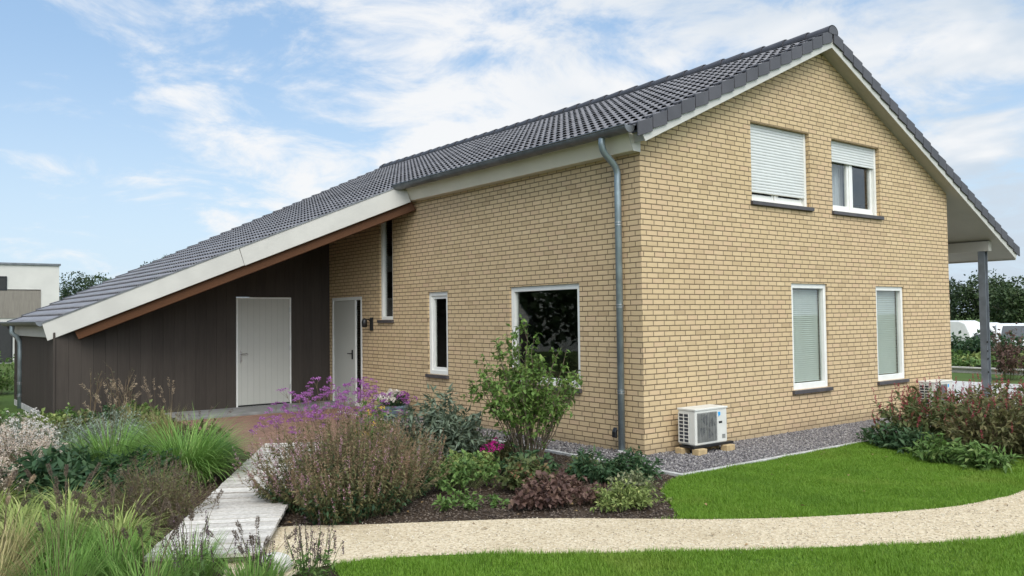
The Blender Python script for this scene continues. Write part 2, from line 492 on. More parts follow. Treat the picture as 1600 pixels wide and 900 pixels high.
# ------------------------------------------------------------------ ground surfaces
def ground_mat(name, fn):
    m, t, p, out = newmat(name)
    p.inputs['Roughness'].default_value = .95; p.inputs['Specular IOR Level'].default_value = .1
    fn(t, p, objco(t))
    return m
def g_field(t, p, co):
    n1 = NOISE(t, co, .12, 5); n2 = NOISE(t, co, 9, 4)
    c = MIXC(t, SMOOTH(t, n1, .35, .65), (.055, .095, .022), (.085, .12, .035))
    setc(t, p.inputs['Base Color'], MIXC(t, MATH(t, 'MULTIPLY', SMOOTH(t, n2, .4, .7), .4), c, (.04, .065, .018)))
    bump(t, p, n2, .5, .03)
def g_soil(t, p, co):
    n1 = NOISE(t, co, 2.0, 5, .6); n2 = NOISE(t, co, 38, 5, .7)
    c = MIXC(t, SMOOTH(t, n2, .32, .68), (.026, .018, .012), (.085, .060, .042))
    setc(t, p.inputs['Base Color'], MIXC(t, MATH(t, 'MULTIPLY', SMOOTH(t, n1, .5, .7), .5), c, (.105, .08, .058)))
    bump(t, p, n2, .9, .03)
def g_path(t, p, co):
    v = N(t, 'ShaderNodeTexVoronoi'); v.inputs['Scale'].default_value = 62; t.links.new(co, v.inputs['Vector'])
    n1 = NOISE(t, co, 1.1, 4, .6); n2 = NOISE(t, co, 160, 3, .7)
    sp = N(t, 'ShaderNodeSeparateColor'); t.links.new(v.outputs['Color'], sp.inputs[0])
    c = MIXC(t, sp.outputs[0], (.41, .325, .21), (.60, .51, .365))
    c = MIXC(t, MATH(t, 'MULTIPLY', SMOOTH(t, sp.outputs[1], .80, .97), .50), c, (.17, .13, .085))
    c = MIXC(t, MATH(t, 'MULTIPLY', SMOOTH(t, n2, .55, .72), .5), c, (.62, .57, .48))
    c = MIXC(t, MATH(t, 'MULTIPLY', SMOOTH(t, n1, .5, .72), .40), c, (.35, .275, .17))
    setc(t, p.inputs['Base Color'], c)
    bump(t, p, v.outputs['Distance'], .5, .012)
def g_stones(t, p, co):
    n2 = NOISE(t, co, 70, 4, .7)
    setc(t, p.inputs['Base Color'], MIXC(t, SMOOTH(t, n2, .4, .65), (.045, .042, .043), (.14, .13, .13)))
    bump(t, p, n2, .9, .02)
def g_paving(t, p, co):
    b = N(t, 'ShaderNodeTexBrick'); t.links.new(co, b.inputs['Vector'])
    b.inputs['Scale'].default_value = 1; b.inputs['Brick Width'].default_value = .2; b.inputs['Row Height'].default_value = .065
    b.inputs['Mortar Size'].default_value = .004; b.inputs['Color1'].default_value = (.25, .145, .108, 1)
    b.inputs['Color2'].default_value = (.18, .105, .082, 1); b.inputs['Mortar'].default_value = (.09, .065, .05, 1)
    n1 = NOISE(t, co, 5, 4)
    setc(t, p.inputs['Base Color'], MIXC(t, MATH(t, 'MULTIPLY', SMOOTH(t, n1, .45, .7), .5), b.outputs['Color'], (.22, .15, .11)))
    bump(t, p, b.outputs['Fac'], -.4, .006)
def g_lawn(t, p, co):
    n1 = NOISE(t, co, 1.3, 4); n2 = NOISE(t, co, 45, 4, .7)
    c = MIXC(t, SMOOTH(t, n1, .35, .65), (.07, .14, .018), (.10, .18, .026))
    setc(t, p.inputs['Base Color'], MIXC(t, SMOOTH(t, n2, .35, .7), (.05, .09, .016), c))
    bump(t, p, n2, .8, .02)
def sheet(name, poly, z, mat, kind='structure'):
    m = MB(); m.face([(x, y, z) for x, y in poly])
    o = m.build(name, mat, weld=False)
    o['kind'] = kind
    return o
def smooth_line(P, k=6):
    P = np.array(P, float); out = []
    Q = np.vstack([2*P[0]-P[1], P, 2*P[-1]-P[-2]])
    for i in range(1, len(Q) - 2):
        for t in np.linspace(0, 1, k, endpoint=False):
            a, b, c, d = Q[i-1], Q[i], Q[i+1], Q[i+2]
            out.append(.5*((2*b)+(c-a)*t+(2*a-5*b+4*c-d)*t*t+(3*b-a-3*c+d)*t**3))
    out.append(P[-1])
    return [tuple(p) for p in out]

def terrain_z(x, y):
    s = np.clip((np.asarray(x, float) - 25) / 12, 0, 1); s = s*s*(3-2*s)
    return -1.35 * s
def make_ground():
    xs = np.concatenate([-np.geomspace(900, 30, 14), np.arange(-24, 60, 3.0), np.geomspace(64, 1400, 16)])
    ys = np.concatenate([-np.geomspace(900, 30, 12), np.arange(-24, 60, 6.0), np.geomspace(66, 1400, 14)])
    X, Y = np.meshgrid(xs, ys); Z = terrain_z(X, Y)
    nx, ny = len(xs), len(ys)
    v = np.stack([X, Y, Z], 2).reshape(-1, 3).tolist()
    f = [[j*nx+i, j*nx+i+1, (j+1)*nx+i+1, (j+1)*nx+i] for j in range(ny-1) for i in range(nx-1)]
    me = bpy.data.meshes.new('ground'); me.from_pydata(v, [], f); me.update()
    me.materials.append(ground_mat('field_grass', g_field))
    o = bpy.data.objects.new('ground', me); COL.objects.link(o); o['kind'] = 'structure'
make_ground()
PATH_TOP = smooth_line([(-5.25, -.70), (-4.81, -.50), (-4.25, -.86), (-3.63, -1.24), (-3.00, -1.64), (-2.36, -2.20), (-1.90, -2.61),
                        (-1.31, -3.02), (-.54, -3.42), (.0, -3.63), (.54, -3.72), (1.16, -3.74), (3, -3.55), (6, -3.1), (11, -2.7)])
PATH_BOT = smooth_line([(-5.75, -1.9), (-5.35, -1.85), (-4.99, -1.74), (-4.54, -1.86), (-3.98, -2.2), (-3.46, -2.62), (-2.91, -3.03), (-2.34, -3.43), (-1.73, -3.81),
                        (-1.18, -4.14), (-.53, -4.42), (.6, -4.68), (3.2, -4.62), (6, -4.3), (11, -3.9)])
M_soil = ground_mat('dark_garden_soil', g_soil)
sheet('garden_soil', [(-9.5, -5.2), (-5.2, -3.0), (-4.9, -1.6), (-2.0, -2.6), (3, -3.7), (12, -3.0), (12, -.4), (7.9, .3), (0, .3), (0, 8.0), (-4.9, 8.8), (-5.3, 9.5), (-9.8, 9.5)], .004, M_soil)
M_lawn = ground_mat('lawn_turf', g_lawn)
LAWN1 = [(-2.10, -2.40), (-1.75, -1.98), (-1.41, -1.57), (-.95, -1.27), (-.76, -1.205), (3.05, -1.205), (2.75, -1.75), (2.40, -2.12), (1.95, -2.75), (2.25, -3.15),
         (5, -2.4), (11, -1.9), (11, -2.72)] + [p for p in PATH_TOP[::-1] if -2.3 < p[0] < 10.9]
sheet('lawn', LAWN1, .012, M_lawn)
LAWN2 = [p for p in PATH_BOT if p[0] > -4.95] + [(11, -13), (-5.2, -13), (-5.5, -5), (-5.15, -2.6)]
sheet('lawn', LAWN2, .012, M_lawn)
sheet('gravel_path', PATH_TOP + PATH_BOT[::-1], .016, ground_mat('crushed_shell', g_path))
sheet('gravel_strip', [(-.64, -1.15), (7.9, -1.15), (7.9, -.002), (-.002, -.002), (-.002, 7.0), (-.64, 7.0)], .012, ground_mat('grey_chippings_bed', g_stones))
sheet('brick_paving', [(-3.6, 3.3), (-.66, 3.3), (-.66, 7.0), (-.004, 7.0), (-.004, 7.55), (-3.3, 7.55)], .02, ground_mat('red_clay_pavers', g_paving))
sheet('brick_path', [(-9, 9.5), (-5.7, 10.2), (-5.5, 20), (-9, 20)], .02, ground_mat('pink_clay_pavers', g_paving))
m = MB(); m.box(-3.3, -.006, 7.55, 8.655, -.05, .06)
m.build('porch_floor', M_slab, bevel=.006)['kind'] = 'structure'
sheet('terrace', [(7.95, -.6), (13.6, -.6), (13.6, 14), (7.95, 14)], .014, M_concrete)

# ------------------------------------------------------------------ the house
HOUSE = empty('house', (0, 0, 0), 'yellow brick house with dark tiled gable roof sweeping down over an attached brown shed', 'house')
W, LEN = 7.83, 13.15
RX, RZ = 3.917, 5.92
SL, SR = .466, .478
zL = lambda x: RZ - SL * (RX - x)
zR = lambda x: RZ - SR * (x - RX)
ztop = lambda x: zL(x) if x <= RX else zR(x)
UND = .25                       # roof thickness, measured vertically
VY = -.20                       # verge overhang

def wall(name, axis, fixed, inward, u0, u1, z0, top, holes, mat, reveal=.11, extra=()):
    """wall plane with rectangular holes and brick reveals; axis 0: along x at y=fixed, axis 1: along y at x=fixed"""
    m = MB()
    pt = (lambda u, z, d=0: (u, fixed + d*inward, z)) if axis == 0 else (lambda u, z, d=0: (fixed + d*inward, u, z))
    us = sorted(set([u0, u1] + [h[0] for h in holes] + [h[1] for h in holes] + list(extra)))
    for a, b in zip(us[:-1], us[1:]):
        hs = sorted([h for h in holes if h[0] <= a + 1e-6 and h[1] >= b - 1e-6], key=lambda h: h[2])
        z = z0
        for h in hs:
            if h[2] > z + 1e-6:
                m.face([pt(a, z), pt(b, z), pt(b, h[2]), pt(a, h[2])], [(a, z), (b, z), (b, h[2]), (a, h[2])])
            z = h[3]
        m.face([pt(a, z), pt(b, z), pt(b, top(b)), pt(a, top(a))], [(a, z), (b, z), (b, top(b)), (a, top(a))])
    for a, b, c, d in holes:
        r = reveal
        for (p, q) in (((a, c), (a, d)), ((a, d), (b, d)), ((b, d), (b, c)), ((b, c), (a, c))):
            uv = ([(p[0], p[1]), (p[0] + r, p[1]), (p[0] + r, q[1]), (p[0], q[1])] if p[0] == q[0]
                  else [(p[0], p[1]), (p[0], p[1] + r), (q[0], p[1] + r), (q[0], p[1])])
            m.face([pt(*p), pt(*p, r), pt(*q, r), pt(*q)], uv)
    return m.build(name, mat, HOUSE, weld=False)
soff = lambda x: ztop(x) - UND
GH = [(3.07, 3.98, .60, 2.136), (5.36, 6.24, .60, 2.122), (2.20, 3.607, 3.262, 4.366), (4.19, 5.575, 3.255, 4.366)]
wall('gable_wall', 0, 0.0, 1, 0, W, -.1, soff, GH, M_brick, .11, extra=(RX,))
LH = [(1.13, 2.65, .745, 2.136), (4.305, 4.91, .768, 2.13), (6.08, 6.56, 1.675, 3.56), (7.26, 8.55, .03, 2.125)]
wall('side_wall', 1, 0.0, 1, 0, LEN, -.1, lambda u: zL(0) - UND, LH, M_brick, .10)
wall('rear_gable_wall', 0, LEN, -1, 0, W, -.1, soff, [], M_brick, extra=(RX,))
wall('terrace_wall', 1, W, -1, 0, LEN, -.1, lambda u: zR(W) - UND, [(3.0, 5.6, .05, 2.2), (8.0, 9.4, .9, 2.2)], M_brick)
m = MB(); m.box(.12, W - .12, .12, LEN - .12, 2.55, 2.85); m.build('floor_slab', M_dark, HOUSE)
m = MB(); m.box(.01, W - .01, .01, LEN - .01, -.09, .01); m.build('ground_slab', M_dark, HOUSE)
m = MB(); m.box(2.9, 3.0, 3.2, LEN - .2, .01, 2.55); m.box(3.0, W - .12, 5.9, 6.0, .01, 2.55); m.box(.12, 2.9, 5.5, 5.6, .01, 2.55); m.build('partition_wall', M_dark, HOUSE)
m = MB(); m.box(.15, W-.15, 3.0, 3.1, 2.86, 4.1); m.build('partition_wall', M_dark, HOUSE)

# roof carcass: soffit slab below the tiles -------------------------------
EX = -5.05                      # low eave
P0 = np.array((-.30, 5.35)); P1 = np.array((EX, 8.78))   # skewed verge of the lean-to, in plan
YE = 13.45                      # far verge
def roofpoly(name, pts, zf, mat, t0=.125, t1=UND):
    m = MB()
    a = [Vector((x, y, zf(x) - t0)) for x, y in pts]; b = [Vector((x, y, zf(x) - t1)) for x, y in pts]
    m.face(a); m.face(b[::-1])
    for i in range(len(pts)):
        j = (i + 1) % len(pts)
        m.face([a[i], b[i], b[j], a[j]])
    return m.build(name, mat, HOUSE, weld=False)
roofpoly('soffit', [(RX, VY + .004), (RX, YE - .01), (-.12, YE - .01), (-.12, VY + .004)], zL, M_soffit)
roofpoly('porch_ceiling', [(-.121, YE - .01), (EX + .03, YE - .01), (EX + .03, P1[1]), (-.121, P0[1] - .12)], zL, M_beam)  # unseen underside, given a dark timber colour to darken the recess
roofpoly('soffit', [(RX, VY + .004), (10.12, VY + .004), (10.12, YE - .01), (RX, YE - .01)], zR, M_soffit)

roofpoly('gap_darkening_sheet', [(RX, VY + .01), (RX, YE - .02), (EX + .04, YE - .02), (EX + .04, P1[1] + .02), (-.14, P0[1]), (-.14, VY + .01)], zL, M_black, .112, .121)  # black sheet added so the gaps below the tile edges look dark
roofpoly('gap_darkening_sheet', [(RX + .003, VY + .01), (10.11, VY + .01), (10.11, YE - .02), (RX + .003, YE - .02)], zR, M_black, .112, .121)
# tiles ---------------------------------------------------------------------
def tile_field(name, zf, x_eave, x_ridge, sgn, ymin, ymax, pitch, per=.15, ns=8):
    """wavy interlocking tiles: each course is a sheet whose lower edge rides over the course below"""
    y_all = np.arange(-.22, YE + .001, per / ns)
    sl = SL if sgn > 0 else SR
    cosb = 1 / math.hypot(1, sl)
    run = pitch * cosb
    nrow = int(math.ceil(abs(x_ridge - x_eave) / run))
    g = GEO()
    ph = np.abs(np.sin(PI * y_all / per))
    prof = np.clip((ph - .30) * 1.9, 0, 1)
    nrm = np.array([-sl * sgn, 0, 1.0]) * cosb            # roof normal
    for r in range(nrow):
        xa = x_eave + sgn * r * run
        xb = xa + sgn * (run + .05)
        if sgn > 0: xb = min(xb, x_ridge)
        else: xb = max(xb, x_ridge)
        jit = rng.normal(0, .0018)
        rows = []
        for x, h, dn in ((xa, -.046 + .042 * prof, 0), (xa, -.024 + .032 * prof + jit, 0), (xb, -.048 + .014 * prof, 0)):
            y = np.clip(y_all, max(ymin(x), ymin(xa) if abs(x-xa) < 1e-6 else -9), ymax)
            base = np.stack([np.full_like(y, x), y, np.full_like(y, zf(x))], 1)
            rows.append(base + nrm * h[:, None])
        n = len(y_all)
        v = np.concatenate(rows)
        i = np.arange(n - 1)
        fs = []
        for k in range(2):
            a, b, c, d = k*n+i, k*n+i+1, (k+1)*n+i+1, (k+1)*n+i
            fs += [np.stack([a, b, c], 1), np.stack([a, c, d], 1)]
        f = np.concatenate(fs)
        # drop collapsed faces
        A = v[f[:, 1]] - v[f[:, 0]]; B = v[f[:, 2]] - v[f[:, 0]]
        f = f[np.linalg.norm(np.cross(A, B), axis=1) > 1e-7]
        g.add(v, f)
    return g.build(name, M_tile, HOUSE)
def skew(x):
    if x >= -.28: return -.20
    t = (x - P0[0]) / (P1[0] - P0[0])
    return P0[1] + (P1[1] - P0[1]) * t
PITCH = .29
# eave row aligned so that a course starts at the main eave
run_l = PITCH / math.hypot(1, SL)
tile_field('roof_tiles', zL, EX - .04, RX - .02, 1, lambda x: skew(x), YE, PITCH)
tile_field('roof_tiles', zR, 10.20, RX + .02, -1, lambda x: -.20, YE, PITCH)
# the black sheet just under the tiles deepens the shade in their gaps
# verge tiles: stepped caps along both rakes
def verge(name, zf, xa, xb, sgn, y0):
    m = MB()
    sl = SL if sgn > 0 else SR
    cosb = 1 / math.hypot(1, sl)
    n = int(round(abs(xb - xa) / (PITCH * cosb)))
    d = (xb - xa) / n
    for i in range(n):
        x0 = xa + d * i; x1 = x0 + d * .955
        up0, up1 = .020, -.012
        za, zb = zf(x0), zf(x1)
        sgd = -1 if y0 < 5 else 1
        yo = y0 + sgd * .045
        yi = y0 - sgd * .10
        t0, t1 = za + up0, zb + up1
        b0, b1 = za - .152, zb - .182
        # outer cheek (thin plate) and top flange
        m.prism([(x0, yo, b0), (x1, yo, b1), (x1, yo, t1), (x0, yo, t0)], (0, -sgd * .022, 0))
        m.prism([(x0, yo - sgd * .022, t0 - .02), (x1, yo - sgd * .022, t1 - .02), (x1, yo - sgd * .022, t1), (x0, yo - sgd * .022, t0)], (0, yi - (yo - sgd * .022), 0))
    return m.build(name, M_verge, HOUSE, bevel=.004)
verge('verge_tiles', zL, -.27, RX - .01, 1, VY)
verge('verge_tiles', zR, 10.22, RX + .01, -1, VY)
verge('verge_tiles', zL, EX - .04, RX - .01, 1, YE)
verge('verge_tiles', zR, 10.22, RX + .01, -1, YE)
# ridge caps
m = MB()
yy = VY - .05; k = 0
while yy < YE:
    y2 = min(yy + .40, YE + .05)
    ring = lambda r, y, dz: [(RX + r * math.cos(a), y, RZ - .045 + dz + r * .8 * math.sin(a)) for a in np.linspace(-.25, PI + .25, 13)]
    A, B = ring(.128, yy, .012), ring(.112, y2 + .03, 0)
    for i in range(12): m.face([A[i], A[i + 1], B[i + 1], B[i]])
    if k == 0: m.face(A + [(RX, yy, RZ - .07)])
    C_ = ring(.114, yy, .012)
    for i in range(12): m.face([C_[i], C_[i + 1], A[i + 1], A[i]])
    yy = y2; k += 1
m.build('ridge_caps', M_verge, HOUSE, smooth=False)
# bargeboards of the gable
def barge(zf, xa, xb, y0, y1, ta=.12, tb=.262):
    m = MB()
    m.prism([(xa, y0, zf(xa) - ta), (xa + (.07 if xa < xb else -.07) * (1 if xa < 5 else 1), y0, zf(xa + (.07 if xa < xb else -.07)) - tb), (xb, y0, zf(xb) - tb), (xb, y0, zf(xb) - ta)], (0, y1 - y0, 0))
    return m
barge(zL, -.19, RX - .001, VY - .018, VY).build('bargeboard', M_barge, HOUSE, bevel=.003)
barge(zR, 10.17, RX + .001, VY - .018, VY).build('bargeboard', M_barge, HOUSE, bevel=.003)
# fascia box below the main gutter
m = MB()
m.prism([(-.001, -.02, 3.695), (-.125, -.02, 3.70), (-.218, -.02, 3.905), (-.001, -.02, 3.905)], (0, P0[1] + .02, 0))
m.build('fascia', M_cream, HOUSE, bevel=.003)
m = MB()
m.prism([(-.012, -.029, 3.688), (-.132, -.029, 3.692), (-.225, -.029, 3.902), (-.012, -.029, 3.860)], (0, .008, 0))
m.build('fascia_end_cap', M_barge, HOUSE)
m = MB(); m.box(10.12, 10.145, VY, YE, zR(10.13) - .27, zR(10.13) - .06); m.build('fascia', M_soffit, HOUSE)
# lean-to verge board (skewed in plan) and the timber beam behind it
dv = Vector((P1[0] - P0[0], P1[1] - P0[1], 0)); dvn = dv.normalized()
out2 = Vector((dvn.y, -dvn.x, 0))
if out2.y > 0: out2 = -out2
def skew_board(name, off, th, a, b, ta, tb, mat, bev=.004, slant=.09):
    m = MB()
    p = lambda s, t: Vector((P0[0], P0[1], 0)) + dv * s + out2 * off + Vector((0, 0, zL(P0[0] + dv.x * s) - t))
    L = dv.length
    q = [p(a - slant / L * .0, ta), p(a - slant / L, tb), p(b - slant / L, tb), p(b, ta)]
    m.prism(q, -out2 * th)
    return m.build(name, mat, HOUSE, bevel=bev)
skew_board('lean_to_bargeboard', .045, .025, -.022, .455, .035, .365, M_barge)
skew_board('lean_to_bargeboard', .045, .025, .4565, 1.012, .035, .355, M_barge)
skew_board('timber_beam', -.02, .07, -.03, .935, .23, .52, M_beam, slant=.12)
# metal drip strip above the bargeboard
skew_board('drip_strip', .056, .03, -.022, 1.012, .015, .036, M_gutter, 0, 0)

# gutters ---------------------------------------------------------------------
def gutter(name, x, z, r, ya, yb, parent=HOUSE):
    m = MB()
    ang = np.linspace(PI, 2 * PI, 11)
    o = [(x + r * math.cos(a), z + r * math.sin(a)) for a in ang]
    i_ = [(x + (r - .006) * math.cos(a), z + (r - .006) * math.sin(a)) for a in ang][::-1]
    loop = o + i_
    for k in range(len(loop)):
        a, b = loop[k], loop[(k + 1) % len(loop)]
        m.face([(a[0], ya, a[1]), (b[0], ya, b[1]), (b[0], yb, b[1]), (a[0], yb, a[1])])
    for yc in (ya, yb):                         # end stops
        m.face([(p[0], yc, p[1]) for p in o])
    m.tube([(x - r, ya, z), (x - r, yb, z)], .011, 8)      # rolled front bead
    g_ = m.build(name, M_gutter, parent, smooth=False)
    yy = ya + .35
    while yy < yb:
        c = MB()
        for k in range(10):
            a0, a1 = ang[k], ang[k + 1]
            R = r + .004
            c.face([(x + R * math.cos(a0), yy, z + R * math.sin(a0)), (x + R * math.cos(a1), yy, z + R * math.sin(a1)),
                    (x + R * math.cos(a1), yy + .03, z + R * math.sin(a1)), (x + R * math.cos(a0), yy + .03, z + R * math.sin(a0))])
        yy += .66
        c.build('gutter_bracket', M_gutter, g_)
    return g_
gutter('gutter', -.325, 3.955, .085, -.16, 5.36)
gutter('gutter', EX - .10, zL(EX) - .03, .075, P1[1] + .02, YE - .05)
m = MB(); m.box(EX + .02, EX + .045, P1[1] + .02, YE - .1, zL(EX) - .29, zL(EX) - .02); m.build('fascia', M_barge, HOUSE)
m = MB(); m.box(EX + .045, -4.90, P1[1] - .06, YE - .1, zL(EX) - .30, zL(EX) - .275); m.build('soffit', M_barge, HOUSE)

# downpipes --------------------------------------------------------------------
def bend(P, k=7):
    return [Vector(p) for p in smooth_line(P, k)] if False else [Vector(tuple(p)) for p in np.array(smooth_line([tuple(q) for q in P], k))]
def downpipe(pts_top, x, y, z1, z0, r, clips, shoe):
    m = MB()
    m.tube(bend(pts_top) + [Vector((x, y, z0))], r, 16)
    dp = m.build('downpipe', M_zinc, HOUSE, smooth=True)
    for z in clips:
        c = MB()
        for dz in (-.016, .016):
            c.lathe((x, y, z + dz), [(r + .001, -.006), (r + .007, -.004), (r + .007, .004), (r + .001, .006)], 18, False)
        c.box(x + r * .7, x + r + .02, y - .012, y + .012, z - .02, z + .02)
        c.build('pipe_clip', M_steel, dp, weld=False)
    return dp
dp = downpipe([(-.325, .32, 3.88), (-.325, .32, 3.80), (-.28, .32, 3.70), (-.13, .315, 3.575), (-.075, .313, 3.48), (-.072, .313, 3.36)], -.072, .313, 3.3, .05, .042,
              (2.84, 1.82, .755), True)
m = MB()   # leaf catcher outlet
m.prism([(-.11, .353, .19), (-.145, .353, .20), (-.145, .353, .27), (-.115, .353, .32), (-.10, .353, .32)], (0, .06, 0))
m.build('leaf_catcher', M_black, dp, bevel=.012)
m = MB(); m.lathe((-.072, .313, -.02), [(.055, 0), (.055, .06), (.047, .065)], 18); m.build('pipe_base', M_concrete, dp)
dp2 = downpipe([(EX - .10, 12.2, zL(EX) - .1), (EX - .10, 12.2, 1.50), (EX - .02, 12.2, 1.42), (EX + .03, 12.2, 1.32), (EX + .04, 12.2, 1.2)], EX + .04, 12.2, 1.2, 0, .045, (.5, .25), False)

# windows -----------------------------------------------------------------------
class PL:
    """boxes on a wall plane: u along the wall, z up, d inwards"""
    def __init__(s, axis, fixed=0.0): s.axis = axis; s.fx = fixed
    def box(s, m, u0, u1, z0, z1, d0, d1):
        if s.axis == 0: m.box(u0, u1, s.fx + d0, s.fx + d1, z0, z1)
        else: m.box(s.fx + d0, s.fx + d1, u0, u1, z0, z1)
def frame_boxes(pl, m, u0, u1, z0, z1, w, d0, d1, wb=None):
    wb = wb or w
    pl.box(m, u0, u0 + w, z0, z1, d0, d1); pl.box(m, u1 - w, u1, z0, z1, d0, d1)
    pl.box(m, u0 + w, u1 - w, z1 - w, z1, d0, d1); pl.box(m, u0 + w, u1 - w, z0, z0 + wb, d0, d1)
def blind(pl, parent, u0, u1, z0, z1, d, mat, pitch=.030):
    m = MB()
    n = int((z1 - z0) / pitch)
    for i in range(n):
        z = z0 + i * pitch
        if pl.axis == 0: m.face([(u0, d, z), (u1, d, z), (u1, d + .020, z + .027), (u0, d + .020, z + .027)])
        else: m.face([(d, u0, z), (d, u1, z), (d + .012, u1, z + .021), (d + .012, u0, z + .021)])
    return m.build('blind', mat, parent, weld=False)
def sill(pl, parent, u0, u1, z):
    m = MB(); pl.box(m, u0 - .03, u1 + .03, z - .055, z - .002, -.045, .10)
    return m.build('sill', M_sill, parent, bevel=.004)
def shutter(pl, parent, u0, u1, z0, z1, d):
    m = MB(); p = .042
    z = z1
    while z > z0 + .001:
        a = max(z0, z - p)
        pr = [(a, d + .012), (a + (z-a)*.12, d + .002), (a + (z-a)*.5, d), (a + (z-a)*.88, d + .002), (z, d + .012)]
        for (za, da), (zb, db) in zip(pr[:-1], pr[1:]):
            if pl.axis == 0: m.face([(u0, da, za), (u1, da, za), (u1, db, zb), (u0, db, zb)])
            else: m.face([(da, u0, za), (da, u1, za), (db, u1, zb), (db, u0, zb)])
        z = a
    return m.build('roller_shutter', M_shutter, parent, weld=False)
def simple_window(pl, h, d, wf, ws, glass, slope_sill=True, wb=None):
    u0, u1, z0, z1 = h
    w = part('window', HOUSE)
    m = MB(); frame_boxes(pl, m, u0 + .003, u1 - .003, z0 + .003, z1 - .003, wf, d, d + .075, wb)
    m.build('frame', M_white, w, bevel=.004)
    if ws:
        m = MB(); frame_boxes(pl, m, u0 + wf + .002, u1 - wf - .002, z0 + (wb or wf) + .002, z1 - wf - .002, ws, d + .022, d + .07)
        m.build('sash', M_white, w, bevel=.004)
    m = MB(); k = wf + ws - .01
    pl.box(m, u0 + k, u1 - k, z0 + (wb or wf) + ws - .01, z1 - k, d + .045, d + .051)
    m.build('glass_pane', glass, w)
    sill(pl, w, u0, u1, z0)
    return w
G0, G1 = PL(0), PL(1)
w = simple_window(G0, GH[0], .025, .065, .0, M_glassg, wb=.085); blind(G0, w, 3.14, 3.91, .70, 2.06, .115, M_blind)
w = simple_window(G0, GH[1], .025, .065, .0, M_glassg, wb=.085); blind(G0, w, 5.43, 6.17, .70, 2.05, .115, M_blind)
def upper_window(h, drop):
    u0, u1, z0, z1 = h
    w = part('window', HOUSE)
    d = .095
    m = MB(); frame_boxes(G0, m, u0 + .003, u1 - .003, z0 + .003, z1 - .003, .06, d, d + .07)
    um = (u0 + u1) / 2 - .02
    G0.box(m, um - .03, um + .03, z0 + .063, z1 - .063, d + .003, d + .068)
    m.build('frame', M_white, w, bevel=.004)
    for a, b in ((u0 + .063, um - .032), (um + .032, u1 - .063)):
        s_ = MB(); frame_boxes(G0, s_, a, b, z0 + .065, z1 - .065, .05, d + .015, d + .06)
        s_.build('sash', M_white, w, bevel=.004)
        g_ = MB(); G0.box(g_, a + .04, b - .04, z0 + .105, z1 - .105, d + .035, d + .040)
        g_.build('glass_pane', M_glass, w)
    for a in (u0 + .003, u1 - .053):
        m = MB(); G0.box(m, a, a + .05, z0 + .003, z1 - .003, d - .032, d - .003); m.build('shutter_rail', M_white, w, bevel=.003)
    shutter(G0, w, u0 + .03, u1 - .03, z1 - .003 - drop, z1 - .003, d - .026)
    sill(G0, w, u0, u1, z0)
    return w
upper_window(GH[2], .965)
w = upper_window(GH[3], .33)
m = MB()                                                # curtain behind the second one
n = 60
for k in range(n):
    a = 4.27 + .60 * k / n; b = 4.27 + .60 * (k + 1) / n
    f_ = lambda u: .26 + .02 * math.sin(u * 95) + .012 * math.sin(u * 41)
    m.face([(a, f_(a), 3.3), (b, f_(b), 3.3), (b, f_(b), 4.3), (a, f_(a), 4.3)])
m.build('curtain', M_curtain, w, smooth=True)
m = MB(); n = 50
for k in range(n):
    a = 4.92 + .26 * k / n; b = 4.92 + .26 * (k + 1) / n
    f_ = lambda u: .34 + .025 * math.sin(u * 80)
    m.face([(a, f_(a), 3.3), (b, f_(b), 3.3), (b, f_(b), 4.3), (a, f_(a), 4.3)])
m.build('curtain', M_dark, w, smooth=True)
simple_window(G1, LH[0], .03, .07, .0, M_glass, wb=.10)
simple_window(G1, LH[1], .03, .065, .05, M_glass)
simple_window(G1, LH[2], .03, .06, .0, M_glass)
w = part('window', HOUSE)                               # terrace side, seen only from another angle
m = MB(); q = PL(1, W)
frame_boxes(q, m, 3.0, 5.6, .05, 2.2, .07, -.11, -.03); m.build('frame', M_white, w)
m = MB(); q.box(m, 3.06, 5.54, .11, 2.14, -.075, -.07); m.build('glass_pane', M_glass, w)

# front door with sidelight ---------------------------------------------------------
fd = part('front_door', HOUSE)
m = MB(); d = -.004
G1.box(m, 7.265, 7.32, .03, 2.12, d, d + .08); G1.box(m, 8.49, 8.545, .03, 2.12, d, d + .08)
G1.box(m, 7.32, 8.49, 2.06, 2.12, d, d + .08); G1.box(m, 7.515, 7.565, .03, 2.06, d, d + .024)
G1.box(m, 7.32, 7.50, .03, .09, d, d + .08)
m.build('frame', M_white, fd, bevel=.004)
m = MB(); G1.box(m, 7.57, 8.485, .05, 2.055, d + .012, d + .06); m.build('door_leaf', M_door, fd, bevel=.004)
m = MB(); G1.box(m, 7.315, 7.505, .085, 2.065, d + .012, d + .018); m.build('sidelight_glass', M_glass, fd)
m = MB(); m.tube([(d + .01, 7.68, 1.03), (d - .045, 7.68, 1.03), (d - .045, 7.78, 1.03)], .011, 8); m.box(d + .002, d + .012, 7.655, 7.705, .92, 1.10)
m.build('handle', M_black, fd)

